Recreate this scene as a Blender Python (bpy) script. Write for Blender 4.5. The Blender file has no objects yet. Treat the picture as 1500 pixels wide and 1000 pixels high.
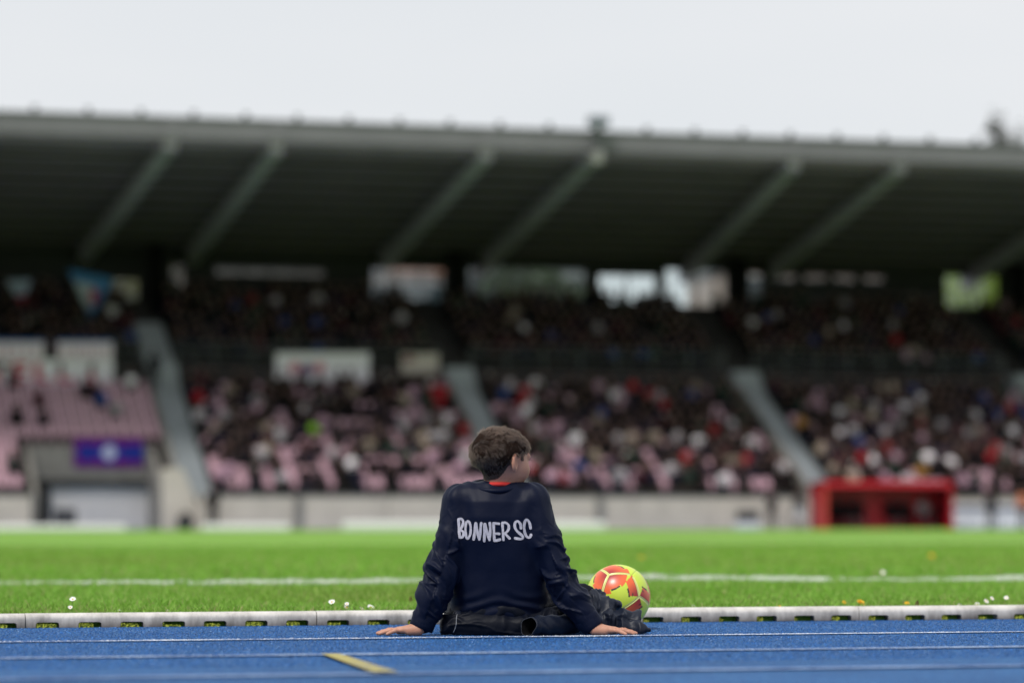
import bpy, math, random
import numpy as np
from mathutils import Vector, Matrix
from mathutils.bvhtree import BVHTree
from mathutils.geometry import tessellate_polygon

random.seed(7)
RNG = np.random.default_rng(7)
SC = bpy.context.scene
COL = SC.collection

# ------------------------------------------------------------------ camera
F_PX = 4375.0                       # focal length in pixels of the 1500 px wide photograph
YAW = math.radians(14.6)
PITCH = math.atan((762 - 500) / F_PX)
CAM_H = 0.37
cam_d = bpy.data.cameras.new('camera')
cam = bpy.data.objects.new('camera', cam_d)
COL.objects.link(cam)
cam.location = (0, 0, CAM_H)
cam.rotation_euler = (math.pi / 2 + PITCH, 0, -YAW)
cam_d.sensor_width = 36
cam_d.lens = F_PX / 1500 * 36
cam_d.clip_start = 0.1
cam_d.clip_end = 3000
cam_d.dof.use_dof = True
cam_d.dof.focus_distance = 9.85
cam_d.dof.aperture_fstop = 1.85
cam_d.dof.aperture_blades = 0
SC.camera = cam
CAM_M = Matrix.Translation((0, 0, CAM_H)) @ Matrix.Rotation(-YAW, 4, 'Z') @ Matrix.Rotation(math.pi / 2 + PITCH, 4, 'X')
CAM_R = CAM_M.to_3x3()
CAM_O = Vector((0, 0, CAM_H))

def ray(px, py):
    return (CAM_R @ Vector(((px - 750) / F_PX, (500 - py) / F_PX, -1.0))).normalized()
def on_y(px, py, Y):
    d = ray(px, py)
    return CAM_O + d * (Y / d.y)
def on_z(px, py, z=0.0):
    d = ray(px, py)
    return CAM_O + d * ((z - CAM_H) / d.z)
def to_px(p):
    q = CAM_M.inverted() @ Vector(p)
    return 750 + F_PX * q.x / -q.z, 500 - F_PX * q.y / -q.z

# ------------------------------------------------------------------ daylight
SUN_EL, SUN_AZ = math.radians(56), math.radians(-132)   # azimuth from +Y, clockwise; the sun stands high behind the camera, to its left
world = bpy.data.worlds.new('World')
SC.world = world
world.use_nodes = True
wt = world.node_tree
wt.nodes.clear()
w_out = wt.nodes.new('ShaderNodeOutputWorld')
sky = wt.nodes.new('ShaderNodeTexSky')
sky.sky_type = 'NISHITA'
sky.sun_disc = False
sky.sun_elevation = SUN_EL
sky.sun_rotation = SUN_AZ
sky.altitude = 60
bg_sky = wt.nodes.new('ShaderNodeBackground')
bg_sky.inputs['Strength'].default_value = 0.05
wt.links.new(sky.outputs[0], bg_sky.inputs['Color'])
w_tc = wt.nodes.new('ShaderNodeTexCoord')
w_map = wt.nodes.new('ShaderNodeMapping')
w_map.inputs['Scale'].default_value = (2.2, 2.2, 7.0)
w_no = wt.nodes.new('ShaderNodeTexNoise')
w_no.inputs['Scale'].default_value = 1.6
w_no.inputs['Detail'].default_value = 3
w_ramp = wt.nodes.new('ShaderNodeValToRGB')
w_ramp.color_ramp.elements[0].position = 0.3
w_ramp.color_ramp.elements[0].color = (0.86, 0.895, 0.93, 1)
w_ramp.color_ramp.elements[1].position = 0.75
w_ramp.color_ramp.elements[1].color = (0.955, 0.965, 0.985, 1)
bg_cl = wt.nodes.new('ShaderNodeBackground')
bg_cl.inputs['Strength'].default_value = 0.45
w_mix = wt.nodes.new('ShaderNodeMixShader')
w_mix.inputs[0].default_value = 0.94
wt.links.new(w_tc.outputs['Generated'], w_map.inputs[0])
wt.links.new(w_map.outputs[0], w_no.inputs['Vector'])
wt.links.new(w_no.outputs[0], w_ramp.inputs[0])
wt.links.new(w_ramp.outputs[0], bg_cl.inputs['Color'])
wt.links.new(bg_sky.outputs[0], w_mix.inputs[1])
wt.links.new(bg_cl.outputs[0], w_mix.inputs[2])
wt.links.new(w_mix.outputs[0], w_out.inputs[0])

sun_d = bpy.data.lights.new('sun', 'SUN')
sun_d.energy = 1.5
sun_d.angle = math.radians(14)
sun_d.color = (1.0, 0.955, 0.89)
sun = bpy.data.objects.new('sun', sun_d)
COL.objects.link(sun)
sv = Vector((math.sin(SUN_AZ) * math.cos(SUN_EL), math.cos(SUN_AZ) * math.cos(SUN_EL), math.sin(SUN_EL)))
sun.rotation_euler = sv.to_track_quat('Z', 'Y').to_euler()
sun.location = sv * 50

SC.view_settings.view_transform = 'Standard'
SC.view_settings.look = 'None'
SC.view_settings.exposure = 1.0
SC.view_settings.gamma = 1.0
SC.view_settings.use_curve_mapping = False
SC.render.engine = 'CYCLES'
SC.cycles.use_denoising = True
SC.cycles.max_bounces = 6
SC.cycles.caustics_reflective = False
SC.cycles.caustics_refractive = False

# ------------------------------------------------------------------ materials
def srgb(r, g, b):
    f = lambda c: (c / 255 / 12.92) if c / 255 <= 0.04045 else ((c / 255 + 0.055) / 1.055) ** 2.4
    return (f(r), f(g), f(b), 1.0)

class Nodes:
    def __init__(self, name):
        self.m = bpy.data.materials.new(name)
        self.m.use_nodes = True
        self.t = self.m.node_tree
        self.b = self.t.nodes['Principled BSDF']
    def new(self, kind, **kw):
        n = self.t.nodes.new('ShaderNode' + kind)
        for k, v in kw.items():
            if k in n.inputs.keys():
                n.inputs[k].default_value = v
            else:
                setattr(n, k, v)
        return n
    def link(self, a, b):
        self.t.links.new(a, b)

def material(name, col, rough=0.6, var=0.0, scale=8.0, bump=0.0, bscale=60.0, metal=0.0, spec=0.5, stretch=None, sheen=0.0, coat=0.0, sss=0.0):
    """Principled material whose colour varies by noise, with fine bump."""
    N = Nodes(name)
    b = N.b
    c = (col[0], col[1], col[2], 1)
    b.inputs['Base Color'].default_value = c
    b.inputs['Roughness'].default_value = rough
    b.inputs['Metallic'].default_value = metal
    b.inputs['Specular IOR Level'].default_value = spec
    if sheen:
        b.inputs['Sheen Weight'].default_value = sheen
        b.inputs['Sheen Roughness'].default_value = 0.4
    if coat:
        b.inputs['Coat Weight'].default_value = coat
        b.inputs['Coat Roughness'].default_value = 0.15
    if sss:
        b.inputs['Subsurface Weight'].default_value = sss
        b.inputs['Subsurface Radius'].default_value = (0.012, 0.005, 0.003)
        b.inputs['Subsurface Scale'].default_value = 1.0
    if var or bump:
        tc = N.new('TexCoord')
        src = tc.outputs['Object']
        if stretch:
            mp = N.new('Mapping')
            mp.inputs['Scale'].default_value = stretch
            N.link(src, mp.inputs[0])
            src = mp.outputs[0]
    if var:
        n = N.new('TexNoise', Scale=scale, Detail=5.0, Roughness=0.6)
        N.link(src, n.inputs['Vector'])
        r = N.new('ValToRGB')
        r.color_ramp.elements[0].position = 0.28
        r.color_ramp.elements[1].position = 0.72
        r.color_ramp.elements[0].color = tuple(max(0, v * (1 - var)) for v in c[:3]) + (1,)
        r.color_ramp.elements[1].color = tuple(min(1, v * (1 + var)) for v in c[:3]) + (1,)
        N.link(n.outputs[0], r.inputs[0])
        N.link(r.outputs[0], b.inputs['Base Color'])
    if bump:
        n2 = N.new('TexNoise', Scale=bscale, Detail=4.0)
        N.link(src, n2.inputs['Vector'])
        bp = N.new('Bump', Strength=bump, Distance=0.01)
        N.link(n2.outputs[0], bp.inputs['Height'])
        N.link(bp.outputs[0], b.inputs['Normal'])
    return N.m

def attr_material(name, rough=0.6, attr='Col', coat=0.0, spec=0.5):
    N = Nodes(name)
    a = N.new('Attribute', attribute_name=attr)
    N.link(a.outputs['Color'], N.b.inputs['Base Color'])
    N.b.inputs['Roughness'].default_value = rough
    N.b.inputs['Specular IOR Level'].default_value = spec
    if coat:
        N.b.inputs['Coat Weight'].default_value = coat
        N.b.inputs['Coat Roughness'].default_value = 0.2
    return N.m

def object_colour_material(name, rough=0.75):
    N = Nodes(name)
    a = N.new('ObjectInfo')
    N.link(a.outputs['Color'], N.b.inputs['Base Color'])
    N.b.inputs['Roughness'].default_value = rough
    N.b.inputs['Specular IOR Level'].default_value = 0.05
    return N.m

# ------------------------------------------------------------------ object helpers
def mesh_np(name, V, F=None, Q=None, mats=(), face_mat=None, smooth=False, col=None):
    """Mesh from numpy vertices with triangles F and/or quads Q."""
    me = bpy.data.meshes.new(name)
    V = np.ascontiguousarray(V, dtype=np.float32)
    loops, starts, totals = [], [], []
    at = 0
    for A, n in ((Q, 4), (F, 3)):
        if A is None or len(A) == 0:
            continue
        A = np.asarray(A, dtype=np.int32)
        loops.append(A.ravel())
        starts.append(at + np.arange(len(A), dtype=np.int32) * n)
        totals.append(np.full(len(A), n, dtype=np.int32))
        at += A.size
    loops = np.concatenate(loops); starts = np.concatenate(starts)
    me.vertices.add(len(V)); me.vertices.foreach_set('co', V.ravel())
    me.loops.add(len(loops)); me.loops.foreach_set('vertex_index', loops)
    me.polygons.add(len(starts)); me.polygons.foreach_set('loop_start', starts)
    for m in mats:
        me.materials.append(m)
    if face_mat is not None:
        me.polygons.foreach_set('material_index', np.asarray(face_mat, dtype=np.int32))
    me.polygons.foreach_set('use_smooth', np.full(len(starts), bool(smooth)))
    if col is not None:
        ca = me.color_attributes.new('Col', 'FLOAT_COLOR', 'POINT')
        c4 = np.ones((len(V), 4), dtype=np.float32); c4[:, :3] = np.asarray(col)[:, :3]
        ca.data.foreach_set('color', c4.ravel())
    me.update(calc_edges=True)
    me.validate()
    return me

def put(name, me, parent=None, loc=None, rotz=0.0, **props):
    o = bpy.data.objects.new(name, me)
    COL.objects.link(o)
    if parent is not None:
        o.parent = parent
    if loc is not None:
        o.location = loc
    if rotz:
        o.rotation_euler = (0, 0, rotz)
    for k, v in props.items():
        o[k] = v
    return o

def thing(name, label, category, loc=(0, 0, 0), rotz=0.0, group=None):
    o = put(name, None, None, loc, rotz, label=label, category=category)
    if group:
        o['group'] = group
    return o

class MB:
    """Collects simple shapes into one mesh."""
    def __init__(self):
        self.v, self.f = [], []
    def poly(self, pts, faces):
        n = len(self.v)
        self.v += [tuple(p) for p in pts]
        self.f += [tuple(i + n for i in f) for f in faces]
        return self
    def box(self, x0, x1, y0, y1, z0, z1, bevel=0.0):
        if bevel > 0:
            b = bevel
            pts, faces = [], []
            for (xa, xb, ya, yb, z) in ((x0 + b, x1 - b, y0 + b, y1 - b, z0), (x0, x1, y0, y1, z0 + b), (x0, x1, y0, y1, z1 - b), (x0 + b, x1 - b, y0 + b, y1 - b, z1)):
                pts += [(xa, ya, z), (xb, ya, z), (xb, yb, z), (xa, yb, z)]
            faces.append((3, 2, 1, 0)); faces.append((12, 13, 14, 15))
            for l in range(3):
                for k in range(4):
                    faces.append((l * 4 + k, l * 4 + (k + 1) % 4, l * 4 + 4 + (k + 1) % 4, l * 4 + 4 + k))
            return self.poly(pts, faces)
        p = [(x0, y0, z0), (x1, y0, z0), (x1, y1, z0), (x0, y1, z0), (x0, y0, z1), (x1, y0, z1), (x1, y1, z1), (x0, y1, z1)]
        return self.poly(p, [(3, 2, 1, 0), (4, 5, 6, 7), (0, 1, 5, 4), (1, 2, 6, 5), (2, 3, 7, 6), (3, 0, 4, 7)])
    def prism(self, outline, a, b, axis='x'):
        """Extrude a 2D outline between a and b along an axis; outline in the other two axes."""
        n = len(outline)
        mk = {'x': lambda t, p: (t, p[0], p[1]), 'y': lambda t, p: (p[0], t, p[1]), 'z': lambda t, p: (p[0], p[1], t)}[axis]
        pts = [mk(a, p) for p in outline] + [mk(b, p) for p in outline]
        faces = [(i, (i + 1) % n, n + (i + 1) % n, n + i) for i in range(n)]
        faces += [tuple(range(n))[::-1], tuple(range(n, 2 * n))]
        return self.poly(pts, faces)
    def tube(self, pts, r, n=8, cap=True):
        pts = [Vector(p) for p in pts]
        rs = r if isinstance(r, (list, tuple)) else [r] * len(pts)
        rings, faces = [], []
        ref = None
        for i, p in enumerate(pts):
            d = (pts[min(i + 1, len(pts) - 1)] - pts[max(i - 1, 0)]).normalized()
            u = d.orthogonal().normalized() if ref is None else (ref - d * ref.dot(d)).normalized()
            ref = u
            w = d.cross(u)
            rings += [p + (u * math.cos(2 * math.pi * k / n) + w * math.sin(2 * math.pi * k / n)) * rs[i] for k in range(n)]
        for i in range(len(pts) - 1):
            for k in range(n):
                faces.append((i * n + k, i * n + (k + 1) % n, (i + 1) * n + (k + 1) % n, (i + 1) * n + k))
        if cap:
            faces.append(tuple(range(n))[::-1]); faces.append(tuple(range((len(pts) - 1) * n, len(pts) * n)))
        return self.poly(rings, faces)
    def mesh(self, name, mat, smooth=False):
        me = bpy.data.meshes.new(name)
        me.from_pydata(self.v, [], self.f)
        me.materials.append(mat)
        if smooth:
            me.polygons.foreach_set('use_smooth', [True] * len(me.polygons))
        me.update()
        return me
    def put(self, name, mat, parent=None, smooth=False, **props):
        return put(name, self.mesh(name, mat, smooth), parent, **props)

# ------------------------------------------------------------------ distance fields and surface nets
_T = RNG.random((32, 32, 32)).astype(np.float32)
def vnoise(P, s=1.0, seed=0):
    """Value noise in [0,1] at points P (n,3)."""
    Q = P * s + seed * 7.31 + 1000.0
    I = np.floor(Q).astype(np.int64)
    f = (Q - I).astype(np.float32)
    f = f * f * (3 - 2 * f)
    I &= 31
    J = (I + 1) & 31
    x0, y0, z0 = I[..., 0], I[..., 1], I[..., 2]
    x1, y1, z1 = J[..., 0], J[..., 1], J[..., 2]
    fx, fy, fz = f[..., 0], f[..., 1], f[..., 2]
    a = _T[x0, y0, z0] * (1 - fx) + _T[x1, y0, z0] * fx
    b = _T[x0, y1, z0] * (1 - fx) + _T[x1, y1, z0] * fx
    c = _T[x0, y0, z1] * (1 - fx) + _T[x1, y0, z1] * fx
    d = _T[x0, y1, z1] * (1 - fx) + _T[x1, y1, z1] * fx
    return (a * (1 - fy) + b * fy) * (1 - fz) + (c * (1 - fy) + d * fy) * fz

def smin(a, b, k):
    if k <= 0:
        return np.minimum(a, b)
    h = np.clip(0.5 + 0.5 * (b - a) / k, 0, 1)
    return b * (1 - h) + a * h - k * h * (1 - h)

def cone(P, a, b, ra, rb):
    """Distance to a capsule from a to b whose radius runs from ra to rb."""
    a = np.asarray(a, np.float32); b = np.asarray(b, np.float32)
    ab = b - a
    t = np.clip(((P - a) @ ab) / max(float(ab @ ab), 1e-9), 0, 1)
    d = np.linalg.norm(P - a - t[..., None] * ab, axis=-1)
    return d - (ra + (rb - ra) * t)

def ellipsoid(P, c, r, R=None):
    q = P - np.asarray(c, np.float32)
    if R is not None:
        q = q @ np.asarray(R, np.float32)
    r = np.asarray(r, np.float32)
    k0 = np.linalg.norm(q / r, axis=-1)
    k1 = np.linalg.norm(q / (r * r), axis=-1)
    return k0 * (k0 - 1.0) / np.maximum(k1, 1e-9)

def surface(fn, lo, hi, h):
    """Naive surface nets: vertices and quads of fn = 0 inside the box lo..hi."""
    lo = np.asarray(lo, np.float32); hi = np.asarray(hi, np.float32)
    n = np.ceil((hi - lo) / h).astype(int) + 1
    ax = [lo[i] + h * np.arange(n[i], dtype=np.float32) for i in range(3)]
    S = np.empty(n, np.float32)
    step = max(1, int(400000 // (n[1] * n[2])))
    for i in range(0, n[0], step):
        X, Y, Z = np.meshgrid(ax[0][i:i + step], ax[1], ax[2], indexing='ij')
        S[i:i + step] = fn(np.stack([X, Y, Z], -1).reshape(-1, 3)).reshape(X.shape)
    inside = S < 0
    c = [slice(0, -1), slice(1, None)]
    cnt = np.zeros(np.array(n) - 1, np.int32)
    for dx in c:
        for dy in c:
            for dz in c:
                cnt += inside[dx, dy, dz]
    act = (cnt > 0) & (cnt < 8)
    idx = np.full(act.shape, -1, np.int64)
    ijk = np.argwhere(act)
    idx[act] = np.arange(len(ijk))
    acc = np.zeros((len(ijk), 3), np.float32); num = np.zeros(len(ijk), np.float32)
    corners = [(a, b, d) for a in (0, 1) for b in (0, 1) for d in (0, 1)]
    for p in corners:
        for axis in range(3):
            if p[axis] == 1:
                continue
            q = list(p); q[axis] = 1
            s0 = S[ijk[:, 0] + p[0], ijk[:, 1] + p[1], ijk[:, 2] + p[2]]
            s1 = S[ijk[:, 0] + q[0], ijk[:, 1] + q[1], ijk[:, 2] + q[2]]
            x = (s0 < 0) != (s1 < 0)
            t = np.where(x, s0 / np.where(x, s0 - s1, 1), 0)
            pt = np.tile(np.array(p, np.float32), (len(ijk), 1))
            pt[:, axis] = t
            acc += pt * x[:, None]; num += x
    V = lo + h * (ijk + acc / np.maximum(num, 1)[:, None])
    quads = []
    for axis in range(3):
        u, v = (axis + 1) % 3, (axis + 2) % 3
        a = [slice(None)] * 3; b = [slice(None)] * 3
        a[axis] = slice(0, -1); b[axis] = slice(1, None)
        s0, s1 = inside[tuple(a)], inside[tuple(b)]
        e = np.argwhere(s0 != s1)
        e = e[(e[:, u] > 0) & (e[:, v] > 0) & (e[:, u] < n[u] - 1) & (e[:, v] < n[v] - 1)]
        if not len(e):
            continue
        flip = s0[e[:, 0], e[:, 1], e[:, 2]]
        q = []
        for du, dv in ((1, 1), (0, 1), (0, 0), (1, 0)):
            k = e.copy(); k[:, u] -= du; k[:, v] -= dv
            q.append(idx[k[:, 0], k[:, 1], k[:, 2]])
        q = np.stack(q, 1)
        q[~flip] = q[~flip][:, ::-1]
        quads.append(q)
    return V, np.concatenate(quads)

def vert_normals(V, Q):
    a = V[Q[:, 2]] - V[Q[:, 0]]; b = V[Q[:, 3]] - V[Q[:, 1]]
    fn = np.cross(a, b)
    N = np.zeros_like(V)
    for k in range(4):
        np.add.at(N, Q[:, k], fn)
    return N / np.maximum(np.linalg.norm(N, axis=1, keepdims=True), 1e-12)

def relax(V, Q, n=2, w=0.5):
    for _ in range(n):
        A = np.zeros_like(V); C = np.zeros(len(V))
        for k in range(4):
            for j in (1, 3):
                np.add.at(A, Q[:, k], V[Q[:, (k + j) % 4]])
                np.add.at(C, Q[:, k], 1)
        V = V * (1 - w) + w * A / np.maximum(C, 1)[:, None]
    return V

def prims_mesh(prims, h, k=0.03):
    """Surface of smoothly joined tapered capsules (p0, p1, r0, r1, material); returns V, Q, material per face."""
    lo = np.min([np.minimum(p[0], p[1]) - max(p[2], p[3]) for p in prims], 0) - 2 * h
    hi = np.max([np.maximum(p[0], p[1]) + max(p[2], p[3]) for p in prims], 0) + 2 * h
    def fn(P):
        d = None
        for p in prims:
            e = cone(P, *p[:4])
            d = e if d is None else smin(d, e, k)
        return d
    V, Q = surface(fn, lo, hi, h)
    C = V[Q].mean(1)
    D = np.stack([cone(C, *p[:4]) for p in prims], 1)
    return V, Q, np.array([p[4] for p in prims])[D.argmin(1)]

# ================================================================== THE SETTING
YK = on_z(750, 913).y                # front face of the track kerb
PITCH_Z = 0.03                       # the turf stands a little above the track
YW = 117.6                           # front wall of the grandstand
M = {}

# ---- running track: blue granulate
def track_material():
    N = Nodes('blue_track')
    tc = N.new('TexCoord')
    big = N.new('TexNoise', Scale=1.1, Detail=7.0, Roughness=0.7)
    N.link(tc.outputs['Object'], big.inputs['Vector'])
    fine = N.new('TexVoronoi', Scale=230.0)
    N.link(tc.outputs['Object'], fine.inputs['Vector'])
    sep = N.new('SeparateColor')
    N.link(fine.outputs['Color'], sep.inputs[0])
    r1 = N.new('ValToRGB')
    r1.color_ramp.elements[0].position = 0.32; r1.color_ramp.elements[1].position = 0.68
    r1.color_ramp.elements[0].color = (0.0135, 0.070, 0.215, 1)
    r1.color_ramp.elements[1].color = (0.025, 0.110, 0.305, 1)
    N.link(big.outputs[0], r1.inputs[0])
    r2 = N.new('ValToRGB')
    e = r2.color_ramp.elements
    e[0].position = 0.0; e[0].color = (0.5, 0.5, 0.55, 1)
    e[1].position = 0.55; e[1].color = (1.0, 1.0, 1.0, 1)
    k = e.new(0.9); k.color = (1.5, 1.35, 1.2, 1)
    k = e.new(0.965); k.color = (4.5, 3.2, 2.0, 1)
    N.link(sep.outputs[0], r2.inputs[0])
    mul = N.new('MixRGB', blend_type='MULTIPLY')
    mul.inputs[0].default_value = 1.0
    N.link(r1.outputs[0], mul.inputs[1]); N.link(r2.outputs[0], mul.inputs[2])
    N.link(mul.outputs[0], N.b.inputs['Base Color'])
    N.b.inputs['Roughness'].default_value = 0.6
    N.b.inputs['Specular IOR Level'].default_value = 0.15
    bp = N.new('Bump', Strength=0.7, Distance=0.004)
    N.link(fine.outputs['Distance'], bp.inputs['Height'])
    N.link(bp.outputs[0], N.b.inputs['Normal'])
    return N.m

def line_material(name, col, worn=0.5, scale=90.0):
    """Painted line, worn through to the track in grains."""
    N = Nodes(name)
    tc = N.new('TexCoord')
    n = N.new('TexNoise', Scale=scale, Detail=6.0, Roughness=0.75)
    N.link(tc.outputs['Object'], n.inputs['Vector'])
    n2 = N.new('TexNoise', Scale=2.2, Detail=3.0)
    N.link(tc.outputs['Object'], n2.inputs['Vector'])
    ad = N.new('Math', operation='MULTIPLY_ADD')
    ad.inputs[1].default_value = 0.55; 
    N.link(n2.outputs[0], ad.inputs[0]); N.link(n.outputs[0], ad.inputs[2])
    r = N.new('ValToRGB')
    r.color_ramp.elements[0].position = worn
    r.color_ramp.elements[0].color = (0.02, 0.075, 0.25, 1)
    r.color_ramp.elements[1].position = worn + 0.16
    r.color_ramp.elements[1].color = col
    N.link(ad.outputs[0], r.inputs[0])
    N.link(r.outputs[0], N.b.inputs['Base Color'])
    N.b.inputs['Roughness'].default_value = 0.6
    bp = N.new('Bump', Strength=0.5, Distance=0.003)
    N.link(n.outputs[0], bp.inputs['Height'])
    N.link(bp.outputs[0], N.b.inputs['Normal'])
    return N.m

def turf_material():
    N = Nodes('turf')
    tc = N.new('TexCoord')
    n = N.new('TexNoise', Scale=0.35, Detail=8.0, Roughness=0.65)
    N.link(tc.outputs['Object'], n.inputs['Vector'])
    r = N.new('ValToRGB')
    r.color_ramp.elements[0].position = 0.3
    r.color_ramp.elements[0].color = (0.122, 0.262, 0.028, 1)
    r.color_ramp.elements[1].position = 0.7
    r.color_ramp.elements[1].color = (0.178, 0.35, 0.05, 1)
    N.link(n.outputs[0], r.inputs[0])
    # mown bands that run along the pitch
    sx = N.new('SeparateXYZ')
    N.link(tc.outputs['Object'], sx.inputs[0])
    mod = N.new('Math', operation='PINGPONG')
    mod.inputs[1].default_value = 12.5
    N.link(sx.outputs['Y'], mod.inputs[0])
    rb = N.new('ValToRGB')
    rb.color_ramp.elements[0].position = 0.40; rb.color_ramp.elements[0].color = (1.28, 1.13, 1.5, 1)
    rb.color_ramp.elements[1].position = 0.56; rb.color_ramp.elements[1].color = (0.9, 0.95, 0.85, 1)
    dv = N.new('Math', operation='DIVIDE'); dv.inputs[1].default_value = 12.5
    N.link(mod.outputs[0], dv.inputs[0]); N.link(dv.outputs[0], rb.inputs[0])
    mx = N.new('MixRGB', blend_type='MULTIPLY'); mx.inputs[0].default_value = 1.0
    N.link(r.outputs[0], mx.inputs[1]); N.link(rb.outputs[0], mx.inputs[2])
    N.link(mx.outputs[0], N.b.inputs['Base Color'])
    N.b.inputs['Roughness'].default_value = 0.8
    N.b.inputs['Specular IOR Level'].default_value = 0.2
    nb = N.new('TexNoise', Scale=30.0, Detail=4.0)
    N.link(tc.outputs['Object'], nb.inputs['Vector'])
    bp = N.new('Bump', Strength=0.6, Distance=0.03)
    N.link(nb.outputs[0], bp.inputs['Height'])
    N.link(bp.outputs[0], N.b.inputs['Normal'])
    return N.m

M['track'] = track_material()
M['line'] = line_material('lane_paint', (0.72, 0.76, 0.82, 1), 0.74)
M['line_worn'] = line_material('worn_lane_paint', (0.36, 0.47, 0.66, 1), 0.70, 40.0)
M['line_faint'] = line_material('faint_lane_paint', (0.22, 0.34, 0.58, 1), 0.66, 25.0)
M['yellow'] = line_material('yellow_mark_paint', (0.36, 0.31, 0.085, 1), 0.60, 45.0)
M['turf'] = turf_material()
M['soil'] = material('soil', (0.035, 0.028, 0.018), 0.95, 0.4, 30, 0.6, 40)
M['outer_ground'] = material('outer_ground', (0.16, 0.16, 0.14), 0.9, 0.3, 0.2, 0.3, 3)

put('ground', MB().box(-900, 1000, -900, 1400, -0.3, -0.012).mesh('ground', M['outer_ground']), kind='structure')
put('running_track', MB().box(-70, 110, -4, YK + 0.12, -0.01, 0.0).mesh('running_track', M['track']), kind='structure')
pitch_mb = MB()
pitch_mb.box(-70, 110, YK + 0.045, 112.0, -0.008, PITCH_Z - 0.004)
put('pitch', pitch_mb.mesh('pitch', M['turf']), kind='structure')
put('far_running_track', MB().box(-70, 110, 112.0, YW + 8, -0.009, 0.002).mesh('far_running_track', M['track']), kind='structure')

for py, w, m in ((933.5, 0.062, 'line'), (956.5, 0.066, 'line_worn'), (985.5, 0.075, 'line_faint')):
    y = on_z(750, py).y
    b = MB()
    b.poly([(-40, y - w / 2, 0.004), (70, y - w / 2, 0.004), (70, y + w / 2, 0.004), (-40, y + w / 2, 0.004)], [(0, 1, 2, 3)])
    b.put('lane_line', M[m], kind='structure')
P0, P1 = on_z(470, 960.5), on_z(496, 960.5)
P2, P3 = on_z(584, 988), on_z(546, 988)
MB().poly([(p.x, p.y, 0.008) for p in (P3, P2, P1, P0)], [(0, 1, 2, 3)]).put('yellow_track_mark', M['yellow'], kind='structure')

# ---- rubber granules that stand proud of the track, white where the lines run over them
M['granule'] = attr_material('rubber_granule', 0.6, spec=0.2)
def granules(n, y0, y1, seed):
    r = np.random.default_rng(seed)
    y = y0 + (y1 - y0) * r.random(n)
    t = r.random(n)
    f = (y - y0) / (y1 - y0)
    a, b = x_range(y0, 2.0), x_range(y1, 2.0)
    x = (a[0] + (b[0] - a[0]) * f) * (1 - t) + (a[1] + (b[1] - a[1]) * f) * t
    w = r.uniform(0.0014, 0.0030, n); h = r.uniform(0.0010, 0.0030, n)
    z0 = np.full(n, -0.0002)
    az = r.random(n) * 6.283
    V = np.empty((n, 4, 3))
    for k in range(3):
        V[:, k, 0] = x + w * np.cos(az + k * 2.094); V[:, k, 1] = y + w * np.sin(az + k * 2.094); V[:, k, 2] = z0
    V[:, 3, 0] = x + w * r.uniform(-.4, .4, n); V[:, 3, 1] = y + w * r.uniform(-.4, .4, n); V[:, 3, 2] = h
    c = np.array([0.016, 0.078, 0.24]) * np.exp(r.normal(0, 0.45, n))[:, None]
    P = np.stack([x, y, np.zeros(n)], 1)
    sh = r.random(n) < 0.022
    c[sh] = np.array([0.25, 0.38, 0.62])
    for yy, hw, col, p in LINES:
        m = (np.abs(y - yy - 0.012 * (vnoise(P, 6.0, 51) - 0.5)) < hw) & (r.random(n) < p) & (vnoise(P, 3.0, 52) > 0.2)
        c[m] = np.array(col); V[m, 3, 2] += 0.0035
        for k in range(3): V[m, k, 2] += 0.003
    i = np.arange(n)[:, None] * 4
    T = np.concatenate([i + np.array([[0, 1, 3]]), i + np.array([[1, 2, 3]]), i + np.array([[2, 0, 3]])])
    return mesh_np('rubber_granule', V.reshape(-1, 3), F=T, mats=[M['granule']], col=np.repeat(c, 4, axis=0))
def x_range(Y, m):
    return on_y(-20, 800, Y).x - m, on_y(1520, 800, Y).x + m
LINES = [(on_z(750, py).y, hw, col, p) for py, hw, col, p in ((933.5, 0.030, (0.80, 0.84, 0.9), 0.62), (956.5, 0.032, (0.42, 0.52, 0.68), 0.6))]
put('rubber_granule', granules(170000, on_z(750, 972).y, YK - 0.004, 91), kind='stuff')

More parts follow.
